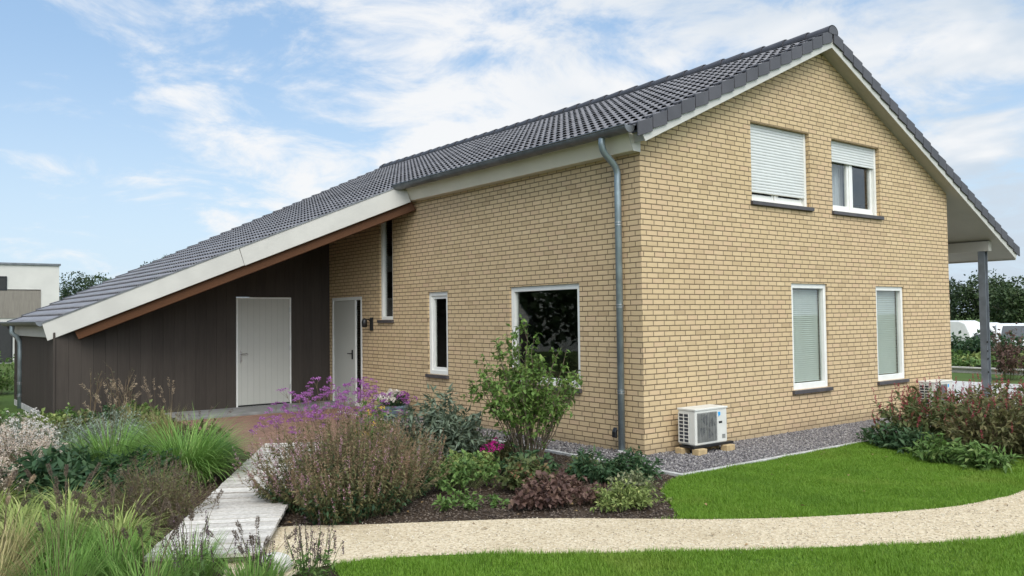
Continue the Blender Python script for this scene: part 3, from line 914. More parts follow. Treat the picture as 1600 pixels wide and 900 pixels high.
# brown timber shed under the lean-to ---------------------------------------------
SY = 8.66; SX = -4.94
us_ = lambda x: zL(x) - UND - .002
m = MB()
bw = .190; x = SX
DX0, DX1, DZ0, DZ1 = -1.915, -.825, .07, 2.135
while x < -.001:
    xe = min(x + bw - .0025, -.004)
    cuts = sorted(set([x, xe] + [c for c in (DX0, DX1) if x < c < xe]))
    for a, b in zip(cuts[:-1], cuts[1:]):
        zlo = DZ1 + .004 if (a + b) / 2 > DX0 and (a + b) / 2 < DX1 else .05
        m.prism([(a, SY, zlo), (b, SY, zlo), (b, SY, us_(b)), (a, SY, us_(a))], (0, .02, 0))
    x += bw
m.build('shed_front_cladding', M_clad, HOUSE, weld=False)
m = MB(); m.prism([(SX + .02, SY + .022, .0), (DX0 - .01, SY + .022, .0), (DX0 - .01, SY + .022, us_(DX0)), (SX + .02, SY + .022, us_(SX + .02))], (0, .05, 0))
m.prism([(DX1 + .01, SY + .022, .0), (-.006, SY + .022, .0), (-.006, SY + .022, us_(-.006)), (DX1 + .01, SY + .022, us_(DX1))], (0, .05, 0))
m.prism([(DX0 - .01, SY + .022, DZ1 + .02), (DX1 + .01, SY + .022, DZ1 + .02), (DX1 + .01, SY + .022, us_(DX1)), (DX0 - .01, SY + .022, us_(DX0))], (0, .05, 0))
m.build('shed_wall_core', M_dark, HOUSE, weld=False)
m = MB(); y = SY - .02
while y < LEN:
    m.box(SX - .045, SX - .018, y, y + .080, .12, us_(SX) - .01)      # vertical battens
    y += .115
m.box(SX - .016, SX - .001, SY + .001, LEN, .10, us_(SX) - .005)
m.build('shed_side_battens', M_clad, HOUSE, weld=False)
m = MB(); m.box(SX - .05, SX - .004, SY - .01, LEN, -.1, .11); m.build('shed_plinth', M_concrete, HOUSE, bevel=.006)
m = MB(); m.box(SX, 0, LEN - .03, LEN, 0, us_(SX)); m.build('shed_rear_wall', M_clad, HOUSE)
sd = part('shed_door', HOUSE)
m = MB(); frame_boxes(G0, m, DX0 + .002, DX1 - .002, DZ0 - .01, DZ1 - .002, .028, SY - .012, SY + .06, .001)
m.build('frame', M_white, sd, bevel=.003)
m = MB(); G0.box(m, DX0 + .032, DX1 - .032, DZ0 + .022, DZ1 - .032, SY - .008, SY + .035); m.build('door_leaf', M_door, sd, bevel=.003)
m = MB(); G0.box(m, DX0 + .01, DX1 - .01, .06, DZ0 + .016, SY - .002, SY + .06); m.build('threshold', M_black, sd)
m = MB(); hx = DX0 + .085
m.box(hx - .018, hx + .018, SY - .018, SY - .009, .90, 1.13)
m.tube([(hx, SY - .01, 1.06), (hx, SY - .055, 1.06), (hx + .115, SY - .055, 1.06)], .010, 8)
m.tube([(hx, SY - .012, .95), (hx, SY - .026, .95)], .014, 10)
m.build('handle', M_steel, sd)
for z in (.35, 1.1, 1.85):
    m = MB(); m.tube([(DX1 - .03, SY - .016, z), (DX1 - .03, SY - .016, z + .09)], .010, 8); m.build('hinge', M_steel, sd)

# covered terrace on the right: eaves beam and post ----------------------------------
BXX = 9.42
m = MB(); m.box(BXX - .06, BXX + .06, -.04, LEN, zR(BXX) - .45, zR(BXX) - .262); m.build('eaves_beam', M_soffit, HOUSE, bevel=.004)
m = MB()
def Hpost(m, x, y, z0, z1, w=.12):
    m.box(x - w/2, x - w/2 + .012, y - w/2, y + w/2, z0, z1); m.box(x + w/2 - .012, x + w/2, y - w/2, y + w/2, z0, z1)
    m.box(x - w/2 + .013, x + w/2 - .013, y - .006, y + .006, z0, z1)
M_post = plain('grey_post_paint', (.165, .185, .205), .45, .2, var=.1)
for k, y in enumerate((.10, 4.3, 8.5, 12.6)):
    m = MB(); Hpost(m, BXX, y, .02, zR(BXX) - .451, .125)
    if k == 0: pst = m.build('porch_post', M_post, HOUSE, weld=False)
    else: m.build('porch_post', M_post, HOUSE, weld=False)
for z in (.55, .80, .95, 1.12):
    m = MB(); m.tube([(BXX - .06, .10 - .075, z), (BXX - .06, .10 - .06, z)], .018, 8); m.build('post_bolt', M_black, pst)

# wall lamp ------------------------------------------------------------------------------
wl = empty('wall_lamp', (-.03, 6.86, 1.6), 'small black wall lamp on the brick left of the narrow window, above purple flowers', 'lamp')
m = MB(); m.box(.0, .028, -.05, .05, -.12, .12); m.build('wall_plate', M_black, wl, bevel=.004)
m = MB(); m.tube([(0, 0, .06), (-.06, 0, .085), (-.12, 0, .08)], .012, 8); m.build('arm', M_black, wl)
m = MB(); m.lathe((-.13, 0, -.06), [(.022, 0), (.05, .01), (.055, .10), (.04, .15), (.012, .17)], 16); m.build('lamp_shade', M_black, wl, smooth=True)

# ------------------------------------------------------------------ heat pumps, edging, boardwalk
M_ac = plain('cream_white_casing', (.60, .59, .54), .4, var=.03)
M_grille = plain('grey_grille', (.22, .22, .205), .5, var=.1, scale=20)
M_fins = plain('dark_coil_fins', (.035, .04, .055), .5, var=.2, scale=30)
M_blue = plain('blue_logo', (.02, .32, .72), .4, var=.02)
def outdoor_unit(loc, label, group):
    r = empty('heat_pump_unit', loc, label, 'heat pump', group)
    wx, dy, hz = .60, .27, .43
    m = MB(); m.box(0, wx, -dy, 0, 0, hz - .012); c_ = m.build('casing', M_ac, r, bevel=.014)
    m = MB(); m.box(-.008, wx + .008, -dy - .008, .008, hz - .014, hz + .012); m.build('top_lid', M_ac, r, bevel=.006)
    # fan grille: recess, wires, ring
    gx0, gx1, gz0, gz1 = .035, .40, .035, hz - .04
    fg = MB(); fg.box(gx0, gx1, -dy - .004, -dy - .001, gz0, gz1); fg_o = fg.build('fan_grille', M_grille, r)
    m = MB()
    for k in range(25):
        z = gz0 + .012 + k * (gz1 - gz0 - .024) / 24
        m.box(gx0 + .004, gx1 - .004, -dy - .012, -dy - .008, z - .0022, z + .0022)
    for k in range(7):
        x_ = gx0 + .03 + k * (gx1 - gx0 - .06) / 6
        m.box(x_ - .003, x_ + .003, -dy - .016, -dy - .0125, gz0 + .006, gz1 - .006)
    m.build('grille_wires', M_grille, fg_o, weld=False)
    m = MB(); cx, cz = (gx0 + gx1) / 2, (gz0 + gz1) / 2
    for k in range(4):
        a = k * PI / 2 + .5
        P_ = [(cx + rr * math.cos(a + da), -dy - .0055 - dd, cz + rr * math.sin(a + da)) for rr, da, dd in ((.03, -.5, 0), (.15, -.45, .001), (.155, .35, .0005), (.03, .5, 0))]
        m.face(P_)
    m.build('fan', M_fins, fg_o, weld=False)
    # side coil opening with white bars
    m = MB(); m.box(-.006, -.002, -dy + .095, -.02, .03, hz - .05); co_ = m.build('coil', M_fins, r)
    m = MB()
    for k in range(9):
        z = .03 + k * (hz - .08) / 8; m.box(-.014, -.008, -dy + .092, -.018, z - .005, z + .005)
    for y_ in (-dy + .094, -.098, -.020): m.box(-.0155, -.0075, y_ - .005, y_ + .005, .028, hz - .048)
    m.build('coil_guard', M_ac, co_, weld=False)
    m = MB(); m.prism([(.425, -dy - .003, hz - .05), (.47, -dy - .003, hz - .05), (.47, -dy - .003, hz - .085), (.437, -dy - .003, hz - .11)], (0, .0025, 0)); m.build('logo', M_blue, r)
    m = MB(); m.box(.44, .50, -dy - .004, -dy - .0005, hz - .19, hz - .165); m.build('hand_grip', M_black, r)
    m = MB(); m.box(.50, .56, -dy - .002, -dy - .0005, .05, .10); m.build('rating_plate', M_grille, r)
    m = MB()
    for y_ in (-dy + .03, -.07): m.box(-.03, wx + .12, y_ - .03, y_ + .03, -.034, -.002)
    m.box(-.03, wx + .12, -dy + .0605, -.1005, -.030, -.012)
    m.build('support_rail', M_black, r, bevel=.004)
    m = MB()
    for dz in (.10, .14): m.tube([(wx - .02, -.06, dz), (wx + .05, -.05, dz), (wx + .07, .0, dz - .01), (wx + .07, .125, dz - .01)], .014, 8)
    m.build('pipe', M_ac, r)
    for (bx_, by_) in ((.03, -dy - .015), (.56, -dy - .015), (-.02, -.06), (.54, -.06)):
        m = MB(); m.box(bx_ - .055, bx_ + .105, by_ - .05, by_ + .05, -.115, -.0345); m.build('support_brick', M_block, r, bevel=.005)
    return r
M_block = plain('buff_support_brick', (.46, .335, .175), .9, var=.12, scale=12, bscale=150, bstr=.4)
outdoor_unit((.46, -.13, .118), 'white heat pump unit on bricks in the gravel near the house corner', 'heat pump units on the gravel')
outdoor_unit((6.35, -.15, .118), 'heat pump unit half hidden behind the red flowered shrub at the far wall end', 'heat pump units on the gravel')

m = MB()
m.box(-.70, 7.9, -1.205, -1.152, -.1, .035); m.box(-.70, -.647, -1.151, 6.9, -.1, .035)
tag(m.build('edging_strip', M_concrete, bevel=.005), 'thin pale concrete edging strip around the grey gravel', 'edging')
# gravel stones
g = GEO()
n = 30000
P = np.stack([rng.uniform(-.63, 6.5, n), rng.uniform(-1.13, -.01, n), rng.uniform(.004, .018, n)], 1)
g.stones(P, rng.uniform(.009, .019, n))
n = 9000
P = np.stack([rng.uniform(-.63, -.01, n), rng.uniform(-.01, 6.0, n), rng.uniform(.008, .028, n)], 1)
g.stones(P, rng.uniform(.009, .019, n))
def stone_mat(name, cols):
    m, t, p, out = newmat(name)
    gg = N(t, 'ShaderNodeNewGeometry')
    cr = N(t, 'ShaderNodeValToRGB'); cr.color_ramp.interpolation = 'LINEAR'
    e = cr.color_ramp.elements
    e[0].color = (*cols[0], 1); e[1].color = (*cols[-1], 1)
    for i, c in enumerate(cols[1:-1]):
        q = e.new((i + 1) / (len(cols) - 1)); q.color = (*c, 1)
    t.links.new(gg.outputs['Random Per Island'], cr.inputs[0])
    setc(t, p.inputs['Base Color'], cr.outputs[0]); p.inputs['Roughness'].default_value = .8
    return m
tag(g.build('gravel_stones', stone_mat('grey_chippings', [(.06, .056, .058), (.12, .11, .115), (.17, .155, .155), (.22, .20, .19), (.35, .33, .31)])),
    'loose grey and purple stone chippings along the house wall', 'gravel', kind='stuff')

# boardwalk
bw_o = empty('boardwalk', (-5.96, -1.02, 0), 'weathered grey timber boardwalk leading through the planting to the brick paving', 'boardwalk', rz=0)
dd = Vector((.4985, .867, 0)); nn = Vector((.867, -.4985, 0))
m = MB(); s = 0; k = 0
while s < 5.25:
    wdt = .113 + random.uniform(-.003, .003)
    a = random.uniform(-.006, .006); b = random.uniform(-.006, .006); h = random.uniform(-.006, .004)
    o = dd * s + nn * a + Vector((0, 0, .072 + h))
    m.obox(o, nn * (.765 + b - a), dd * wdt, Vector((0, 0, .028)))
    s += wdt + random.uniform(.015, .024)
m.build('deck_boards', M_deck, bw_o, weld=False, bevel=.007)
m = MB()
for q in (.04, .36, .68): m.obox(nn * q + dd * .02 + Vector((0, 0, -.05)), nn * .05, dd * 5.2, Vector((0, 0, .12)))
m.build('joist', M_greywood, bw_o)
# pale round stone by the boardwalk end
g = MB(); g.lathe((-5.28, -1.62, -.02), [(.03, .0), (.10, .02), (.125, .07), (.10, .12), (.05, .145), (.005, .15)], 14)
tag(g.build('boundary_stone', plain('pale_stone', (.62, .58, .52), .85, var=.12, scale=15, bscale=60, bstr=.4), smooth=True), 'pale round stone beside the near end of the boardwalk', 'stone')

# ------------------------------------------------------------------ planting
TAU = 2 * PI
def U(a, b, n): return rng.uniform(a, b, n)
def dirs(n, up=0.0, spread=1.0):
    d = rng.normal(0, spread, (n, 3)); d[:, 2] += up
    return d / (np.linalg.norm(d, axis=1, keepdims=True) + 1e-9)
def dome(n, rx, ry, h, base=.35, flat=.45, k=5, jit=.12, rmin=0.0, lobe=1.0):
    """n curved stem centre lines filling a dome"""
    a = U(0, TAU, n); r = np.sqrt(U(rmin, 1, n))
    tip = np.stack([rx * r * np.cos(a), ry * r * np.sin(a), h * (1 - flat * r ** 2) * U(1 - 2 * jit, 1 + jit, n)], 1)
    lob = 1 + lobe * (.20 * np.sin(a * 3 + rx * 9) + .12 * np.sin(a * 5 + h * 20))
    tip[:, :2] *= lob[:, None]
    b = tip * np.array([base, base, 0])
    c = b * .6 + tip * np.array([.4, .4, 0]); c[:, 2] = tip[:, 2] * .6
    t = np.linspace(0, 1, k)[None, :, None]
    C = (1 - t) ** 2 * b[:, None] + 2 * t * (1 - t) * c[:, None] + t ** 2 * tip[:, None]
    C += rng.normal(0, .008, C.shape) * np.linspace(0, 1, k)[None, :, None]
    return C
def along(C, m, t0, t1):
    """m random points on each line between parameters t0..t1 -> points, tangents"""
    n, k, _ = C.shape
    t = U(t0, t1, (n, m)) * (k - 1)
    i = np.minimum(t.astype(int), k - 2); f = (t - i)[..., None]
    idx = np.arange(n)[:, None]
    A = C[idx, i]; B = C[idx, i + 1]
    P = A * (1 - f) + B * f; T = B - A
    T = T / (np.linalg.norm(T, axis=2, keepdims=True) + 1e-9)
    return P.reshape(-1, 3), T.reshape(-1, 3)
UP = np.array([0, 0, 1.])
def up_normals(n, s=.5): return dirs(n, 1.0, s)
def leafy(g, C, m, t0, t1, L, W, outw=.9, droop=.25, upb=.2, s=.5):
    P, T = along(C, m, t0, t1)
    n = len(P)
    rad = P * np.array([1, 1, 0]); rad /= (np.linalg.norm(rad, axis=1, keepdims=True) + .05)
    D = dirs(n, upb, .75) + rad * outw * .7 + T * .25
    l = L * U(.6, 1.25, n); g.leaves(P, D, up_normals(n, s), l, l * (W / L) * U(.8, 1.2, n), droop)
def fuzzy_spike(g, P, T, length, rad, m=16, pl=.012, pw=.006):
    """flower or seed spikes: m bristles round each axis"""
    n = len(P)
    t = U(0, 1, (n, m)); a = U(0, TAU, (n, m))
    X = np.cross(T, np.array([.3, .5, .1])); X /= np.linalg.norm(X, axis=1, keepdims=True); Y = np.cross(T, X)
    o = X[:, None] * np.cos(a)[..., None] + Y[:, None] * np.sin(a)[..., None]
    env = (np.sin(np.clip(t, .04, .97) * PI) ** .5)[..., None]
    ln = np.broadcast_to(length, n)[:, None, None]
    Q = P[:, None] + T[:, None] * ln * t[..., None] + o * rad * .25 * env
    D = o * 1.0 + T[:, None] * .9
    Q = Q.reshape(-1, 3); D = D.reshape(-1, 3)
    g.leaves(Q, D, dirs(len(Q)), pl * U(.7, 1.3, len(Q)), pw, .05, .1)
def blossoms(g, P, r, m=14, pl=.010, pw=.008, flat=.6):
    """little flower clusters, m petals each"""
    n = len(P)
    d = dirs(n * m, .7, .8).reshape(n, m, 3)
    Q = (P[:, None] + d * np.array([1, 1, flat]) * np.broadcast_to(r, n)[:, None, None] * U(.5, 1, (n, m))[..., None]).reshape(-1, 3)
    D = d.reshape(-1, 3) + dirs(n * m, 0, .7)
    g.leaves(Q, D, dirs(n * m, .6), pl * U(.7, 1.3, n * m), pw, .0, .1)

F = foliage
F('leaf_mid', (.045, .085, .022), (.085, .145, .035), (.14, .18, .06))
F('leaf_bush', (.055, .100, .022), (.095, .155, .034), (.18, .21, .06))
F('leaf_dark', (.018, .042, .020), (.038, .075, .030), (.065, .10, .045))
F('leaf_lime', (.085, .115, .030), (.15, .19, .055), (.27, .28, .10))
F('leaf_greygreen', (.050, .070, .044), (.088, .112, .074), (.15, .175, .130), trans=.15)
F('leaf_silver', (.12, .15, .12), (.19, .225, .185), (.27, .30, .25), trans=.15)
F('leaf_bronze', (.055, .030, .026), (.105, .062, .048), (.17, .11, .075))
F('leaf_olive', (.055, .062, .024), (.10, .098, .040), (.17, .145, .065))
F('leaf_redtint', (.045, .070, .024), (.080, .095, .032), (.17, .070, .045))
F('leaf_pale', (.085, .11, .05), (.15, .16, .085), (.25, .22, .14))
F('twig', (.07, .055, .038), (.12, .095, .065), trans=0)
F('stem_green', (.06, .075, .03), (.10, .11, .045), trans=.1)
F('stem_brown', (.085, .062, .038), (.15, .11, .068), trans=.1)
F('spike_brown', (.115, .076, .042), (.185, .122, .072), (.24, .165, .12), trans=.2)
F('spike_pink', (.20, .10, .125), (.30, .165, .20), (.38, .26, .29), trans=.2)
F('spike_purple', (.040, .022, .032), (.075, .042, .058), (.13, .085, .10), trans=.2)
F('spike_red', (.15, .020, .034), (.24, .036, .055), (.32, .08, .09), trans=.2)
F('head_buff', (.22, .16, .10), (.33, .25, .165), (.45, .37, .27), trans=.25)
F('head_brown', (.055, .040, .030), (.095, .070, .050), (.16, .12, .09), trans=.2)
F('petal_verbena', (.23, .065, .22), (.39, .135, .38), (.53, .28, .52), trans=.25)
F('petal_white', (.62, .56, .50), (.74, .70, .64), (.80, .76, .72), trans=.25)
F('petal_cream_pink', (.50, .36, .30), (.64, .55, .44), (.72, .66, .56), trans=.25)
F('petal_magenta', (.50, .02, .22), (.66, .04, .33), trans=.2)
F('petal_orange', (.60, .30, .03), (.68, .48, .05), trans=.2)
F('blade_green', (.055, .108, .022), (.100, .178, .036), (.18, .24, .075))
F('blade_deep', (.022, .062, .018), (.050, .110, .030), (.10, .165, .055))
F('blade_yellow', (.095, .130, .030), (.165, .195, .058), (.30, .30, .13))
F('blade_straw', (.12, .11, .045), (.20, .175, .075), (.32, .27, .14))
F('lawn_blade', (.108, .212, .017), (.162, .295, .028), (.235, .33, .055), trans=.35)

def plant(name, pos, label, cat, group=None):
    return empty(name, (pos[0], pos[1], pos[2] if len(pos) > 2 else 0), label, cat, group, rz=0)
def put(g, name, mat, root): 
    return g.build(name, MATS[mat], root)

def mound(name, pos, label, cat, rx, ry, h, n, m, L, W, leaf, stem='stem_green', group=None, droop=.3, flat=.5, t0=.25, sr=.0025, s=.5, outw=.9, base=.35):
    r = plant(name, pos, label, cat, group)
    C = dome(n, rx, ry, h, base, flat, jit=.27)
    g = GEO(); g.stems(C, np.linspace(sr, sr * .5, 5)); put(g, 'stems', stem, r)
    g = GEO(); leafy(g, C, m, t0, 1.0, L, W, outw, droop, s=s); put(g, 'leaves', leaf, r)
    r['_'] = 0; del r['_']
    return r, C
def grass(name, pos, label, n, L, W, blade, spread=.12, lean=(.05, .75), curve=(.5, 1.5), k=4, group=None, cat='ornamental grass'):
    r = plant(name, pos, label, cat, group)
    a = U(0, TAU, n); q = np.sqrt(U(0, 1, n)) * spread
    P = np.stack([q * np.cos(a), q * np.sin(a), np.zeros(n)], 1)
    g = GEO(); g.blades(P, a + rng.normal(0, .5, n), U(*lean, n), L * U(.55, 1.1, n), W * U(.7, 1.2, n), U(*curve, n), k); put(g, 'blades', blade, r)
    return r
def heads(r, n, h, spread, length, rad, mat, stemmat='stem_brown', m=60, lean=.35, pl=.022):
    a = U(0, TAU, n); q = np.sqrt(U(0, 1, n))
    tip = np.stack([q * spread * np.cos(a), q * spread * np.sin(a), h * U(.78, 1.08, n)], 1)
    b = tip * np.array([.2, .2, 0]); c = b * .5 + tip * np.array([.3, .3, 0]); c[:, 2] = tip[:, 2] * .65
    t = np.linspace(0, 1, 5)[None, :, None]
    C = (1 - t) ** 2 * b[:, None] + 2 * t * (1 - t) * c[:, None] + t ** 2 * tip[:, None]
    g = GEO(); g.stems(C, .0016); put(g, 'stalks', stemmat, r)
    T = C[:, -1] - C[:, -2]; T /= np.linalg.norm(T, axis=1, keepdims=True)
    T = T + np.stack([np.cos(a), np.sin(a), -U(0, .6, n)], 1) * lean * U(.3, 1.3, n)[:, None]; T /= np.linalg.norm(T, axis=1, keepdims=True)
    g = GEO(); fuzzy_spike(g, C[:, -1] - T * .01, T, length * U(.75, 1.2, n), rad, m, pl, .0035); put(g, 'seed_heads', mat, r)

# --- bed between boardwalk and house
r, C = mound('spent_salvia_shrub', (-4.02, -.20), 'big rounded brown shrub of faded flower spikes beside the boardwalk and the gravel path', 'shrub', .84, .76, .68, 1150, 18, .042, .014, 'leaf_olive', 'stem_brown', flat=.42, t0=.12, base=.68)
g = GEO(); leafy(g, C, 9, .05, .55, .05, .018); put(g, 'lower_leaves', 'leaf_dark', r)
T = C[:, -1] - C[:, -2]; T /= np.linalg.norm(T, axis=1, keepdims=True); T = T * .6 + np.array([0, 0, .75]); T /= np.linalg.norm(T, axis=1, keepdims=True)
pk = U(0, 1, len(C)) < np.where(C[:, -1, 0] < -.45, .45, .10)
g = GEO(); fuzzy_spike(g, C[~pk, -1] - T[~pk] * .03, T[~pk], U(.07, .17, (~pk).sum()), .010, 26, .013, .006); put(g, 'seed_spikes', 'spike_brown', r)
g = GEO(); fuzzy_spike(g, C[pk, -1] - T[pk] * .03, T[pk], U(.08, .17, pk.sum()), .010, 26, .013, .006); put(g, 'pink_spikes', 'spike_pink', r)

def verbena(pos, label, n, rx, h, group=None):
    r = plant('verbena', pos, label, 'flowering plant', group)
    C = dome(n, rx, rx * .8, h, .45, .38, jit=.16)
    g = GEO(); g.stems(C, np.linspace(.0028, .0016, 5))
    tips = C[:, -1]
    k = 3
    br0 = np.repeat(C[:, -2] * .3 + tips * .7, k, 0)
    off = dirs(len(br0), 1.1, .6) * U(.04, .13, len(br0))[:, None]
    tp = np.repeat(tips, k, 0) + off * np.array([1, 1, .75])
    cc = br0[:, None] * (1 - np.linspace(0, 1, 3)[None, :, None]) + tp[:, None] * np.linspace(0, 1, 3)[None, :, None]
    g.stems(cc, .0013); put(g, 'stems', 'stem_brown', r)
    g = GEO(); leafy(g, C, 5, .05, .6, .07, .014); put(g, 'leaves', 'leaf_olive', r)
    g = GEO(); blossoms(g, tp, U(.018, .036, len(tp)), 22, .016, .013, .45); put(g, 'flowers', 'petal_verbena', r)
verbena((-3.15, 2.0), 'tall airy purple verbena in front of the white doors, behind the brown shrub', 80, .70, .88)
verbena((-2.35, 2.7), 'tall airy purple verbena right of the front door, left of the flower pot', 32, .50, .86)
verbena((-3.60, 2.45), 'loose purple verbena leaning over the red brick paving beside the boardwalk end', 13, .34, .62)
verbena((-1.55, 4.3), 'few thin verbena stems against the brick wall under the narrow window', 9, .35, .92)

r, C = mound('phlomis_shrub', (-2.25, 1.05), 'grey green shrub with large drooping felted leaves left of the tall bush', 'shrub', .62, .60, .74, 190, 30, .095, .030, 'leaf_greygreen', droop=.5, t0=.2, flat=.5)
mound('leafy_perennial', (-2.70, 1.75), 'mid green leafy perennial below the flower pot', 'plant', .42, .42, .64, 110, 18, .08, .030, 'leaf_mid')
r, C = mound('coneflower', (-2.95, 1.35), 'small plant with orange and yellow flowers under the verbena', 'flowering plant', .30, .30, .60, 40, 10, .07, .022, 'leaf_mid')
g = GEO(); blossoms(g, C[:14, -1], .03, 18, .022, .010, .5); put(g, 'flowers', 'petal_orange', r)
mound('fine_leaved_plant', (-1.45, 2.05), 'dark fine leaved plant beside the gravel strip under the wall', 'plant', .42, .55, .40, 130, 24, .04, .012, 'leaf_olive')
mound('fine_leaved_plant', (-1.75, .55), 'low olive green plant at the foot of the grey green shrub', 'plant', .38, .35, .34, 100, 20, .05, .018, 'leaf_olive')

# tall multi-stemmed bush
def tall_bush(pos):
    r = plant('tall_bush', pos, 'tall multi stemmed green bush in front of the large window', 'bush')
    n = 58
    C = dome(n, .70, .58, 1.50, .18, .36, 7, .12, lobe=0)
    C[:, 1:-1] += rng.normal(0, .018, C[:, 1:-1].shape)
    g = GEO(); g.stems(C, np.linspace(.0085, .003, 7))
    Q, T = along(C, 9, .42, .98)
    D = dirs(len(Q), .7, .7) + T * .6; D /= np.linalg.norm(D, axis=1, keepdims=True)
    l = U(.07, .20, len(Q))
    tw = Q[:, None] + D[:, None] * (l[:, None] * np.linspace(0, 1, 3)[None, :])[..., None]
    tw[:, :, 2] -= (np.linspace(0, 1, 3) ** 2)[None, :] * .02
    g.stems(tw, np.linspace(.0028, .0012, 3)); put(g, 'branches', 'twig', r)
    g = GEO()
    leafy(g, tw, 9, .25, 1.0, .058, .032, .6, .4, .1)
    leafy(g, C, 10, .50, 1.0, .060, .033, .8, .4, .1)
    leafy(g, C, 3, .14, .58, .048, .025, .9, .4, .1)
    put(g, 'leaves', 'leaf_bush', r)
tall_bush((-1.58, .26))
r = plant('phlox', (-1.98, .40), 'small bright magenta flower cluster at the foot of the tall bush', 'flower')
C = dome(18, .11, .11, .33, .3, .2)
g = GEO(); g.stems(C, .002); put(g, 'stems', 'stem_green', r)
g = GEO(); leafy(g, C, 5, .2, .8, .05, .02); put(g, 'leaves', 'leaf_mid', r)
g = GEO(); blossoms(g, C[:, -1], .03, 16, .020, .016, .6); put(g, 'flowers', 'petal_magenta', r)
r = plant('red_stalk_plant', (-1.95, .75), 'thin reddish flower stalks left of the magenta flowers', 'plant')
C = dome(12, .16, .16, .38, .4, .2); g = GEO(); g.stems(C, .002); put(g, 'stems', 'stem_brown', r)
g = GEO(); fuzzy_spike(g, C[:, -1] - np.array([0, 0, .05]), np.tile(UP, (12, 1)), .07, .008, 14); put(g, 'flower_spikes', 'spike_red', r)
g = GEO(); leafy(g, C, 6, .05, .6, .06, .02); put(g, 'leaves', 'leaf_olive', r)

for k, (p, rr, lab) in enumerate((((-1.50, -.72), .36, 'dark green leathery leaved plant in the bed beside the pale edging strip'),
                                  ((-1.22, -.98), .30, 'dark green leathery leaved plant nearest the lawn corner'),
                                  ((-1.95, -.15), .30, 'dark green leathery leaved plant at the foot of the tall bush, above the bronze leaves'))):
    mound('hellebore', p, lab, 'plant', rr, rr, .27, 80, 13, .078, .030, 'leaf_dark', group='dark leathery plants in the bed', droop=.45)
mound('heuchera', (-2.52, -1.28), 'bronze purple heuchera with lobed leaves in the middle of the dark soil', 'plant', .42, .34, .25, 140, 11, .055, .046, 'leaf_bronze', 'stem_brown', droop=.4, t0=.5)
mound('heuchera', (-2.35, -.62), 'rust brown tinted plant just behind the bronze heuchera', 'plant', .34, .26, .30, 110, 12, .055, .040, 'leaf_redtint', 'stem_brown', droop=.4, t0=.45)
mound('spotted_plant', (-2.12, -1.80), 'pale yellow green leaved plant at the lawn corner of the dark bed', 'plant', .36, .30, .21, 130, 11, .044, .022, 'leaf_lime', droop=.35, t0=.4)
mound('spotted_plant', (-1.85, -1.60), 'yellow green sprawling plant touching the lawn edge beside the dark green leaves', 'plant', .26, .24, .24, 100, 12, .044, .022, 'leaf_pale', droop=.35, t0=.4)
mound('epimedium', (-2.78, -.18), 'light green leafy plant with yellowing leaves right of the brown shrub', 'plant', .40, .34, .33, 90, 14, .050, .030, 'leaf_mid', droop=.4, t0=.45)
mound('epimedium', (-3.02, .45), 'green leafy plant between the brown shrub and the grey green shrub', 'plant', .36, .34, .36, 90, 16, .050, .030, 'leaf_olive', droop=.4, t0=.45)
mound('epimedium', (-2.45, .22), 'yellowish leafy plant below the grey green shrub', 'plant', .34, .30, .28, 80, 11, .06, .040, 'leaf_lime', droop=.4, t0=.45)
for p, lab in (((-3.42, -.86), 'tiny green seedling nearest the brown shrub on bare soil'), ((-3.22, -.98), 'second tiny green seedling from the brown shrub on bare soil'),
               ((-2.98, -1.02), 'tiny green seedling on bare soil, nearest the bronze heuchera'), ((-3.1, -.62), 'small pale leaved seedling behind the two tiny ones')):
    mound('seedling', p, lab, 'seedling', .12, .11, .11, 14, 5, .055, .035, 'leaf_mid', group='seedlings on the dark soil', droop=.4, t0=.5)
mound('golden_plant', (-1.38, -.42), 'little yellow green plant beside the pale edging strip', 'plant', .16, .16, .22, 30, 9, .05, .024, 'leaf_lime')

# flower pot by the wall
fp = empty('flower_pot', (-.40, 5.40, .02), 'blue grey pot of white and purple flowers by the brick wall', 'flower pot')
m = MB(); m.lathe((0, 0, 0), [(.17, 0), (.20, .02), (.25, .17), (.265, .18), (.265, .22), (.24, .22), (.23, .18)], 26); m.build('pot', plain('blue_grey_glazed_pot', (.125, .175, .215), .55, var=.2), fp, smooth=False)
C = dome(70, .30, .30, .24, .55, .45); C[:, :, 2] += .18
g = GEO(); g.stems(C, .002); leafy(g, C, 9, .2, 1, .05, .03); put(g, 'foliage', 'leaf_dark', fp)
sel = C[:, -1, 0] - C[:, -1, 1] * .9 > .14
g = GEO(); blossoms(g, C[~sel, -1] + np.array([0, 0, .01]), .045, 16, .034, .03, .7); put(g, 'white_flowers', 'petal_white', fp)
g = GEO(); blossoms(g, C[sel, -1] + np.array([0, 0, .01]), .04, 16, .030, .026, .7); put(g, 'purple_flowers', 'petal_verbena', fp)

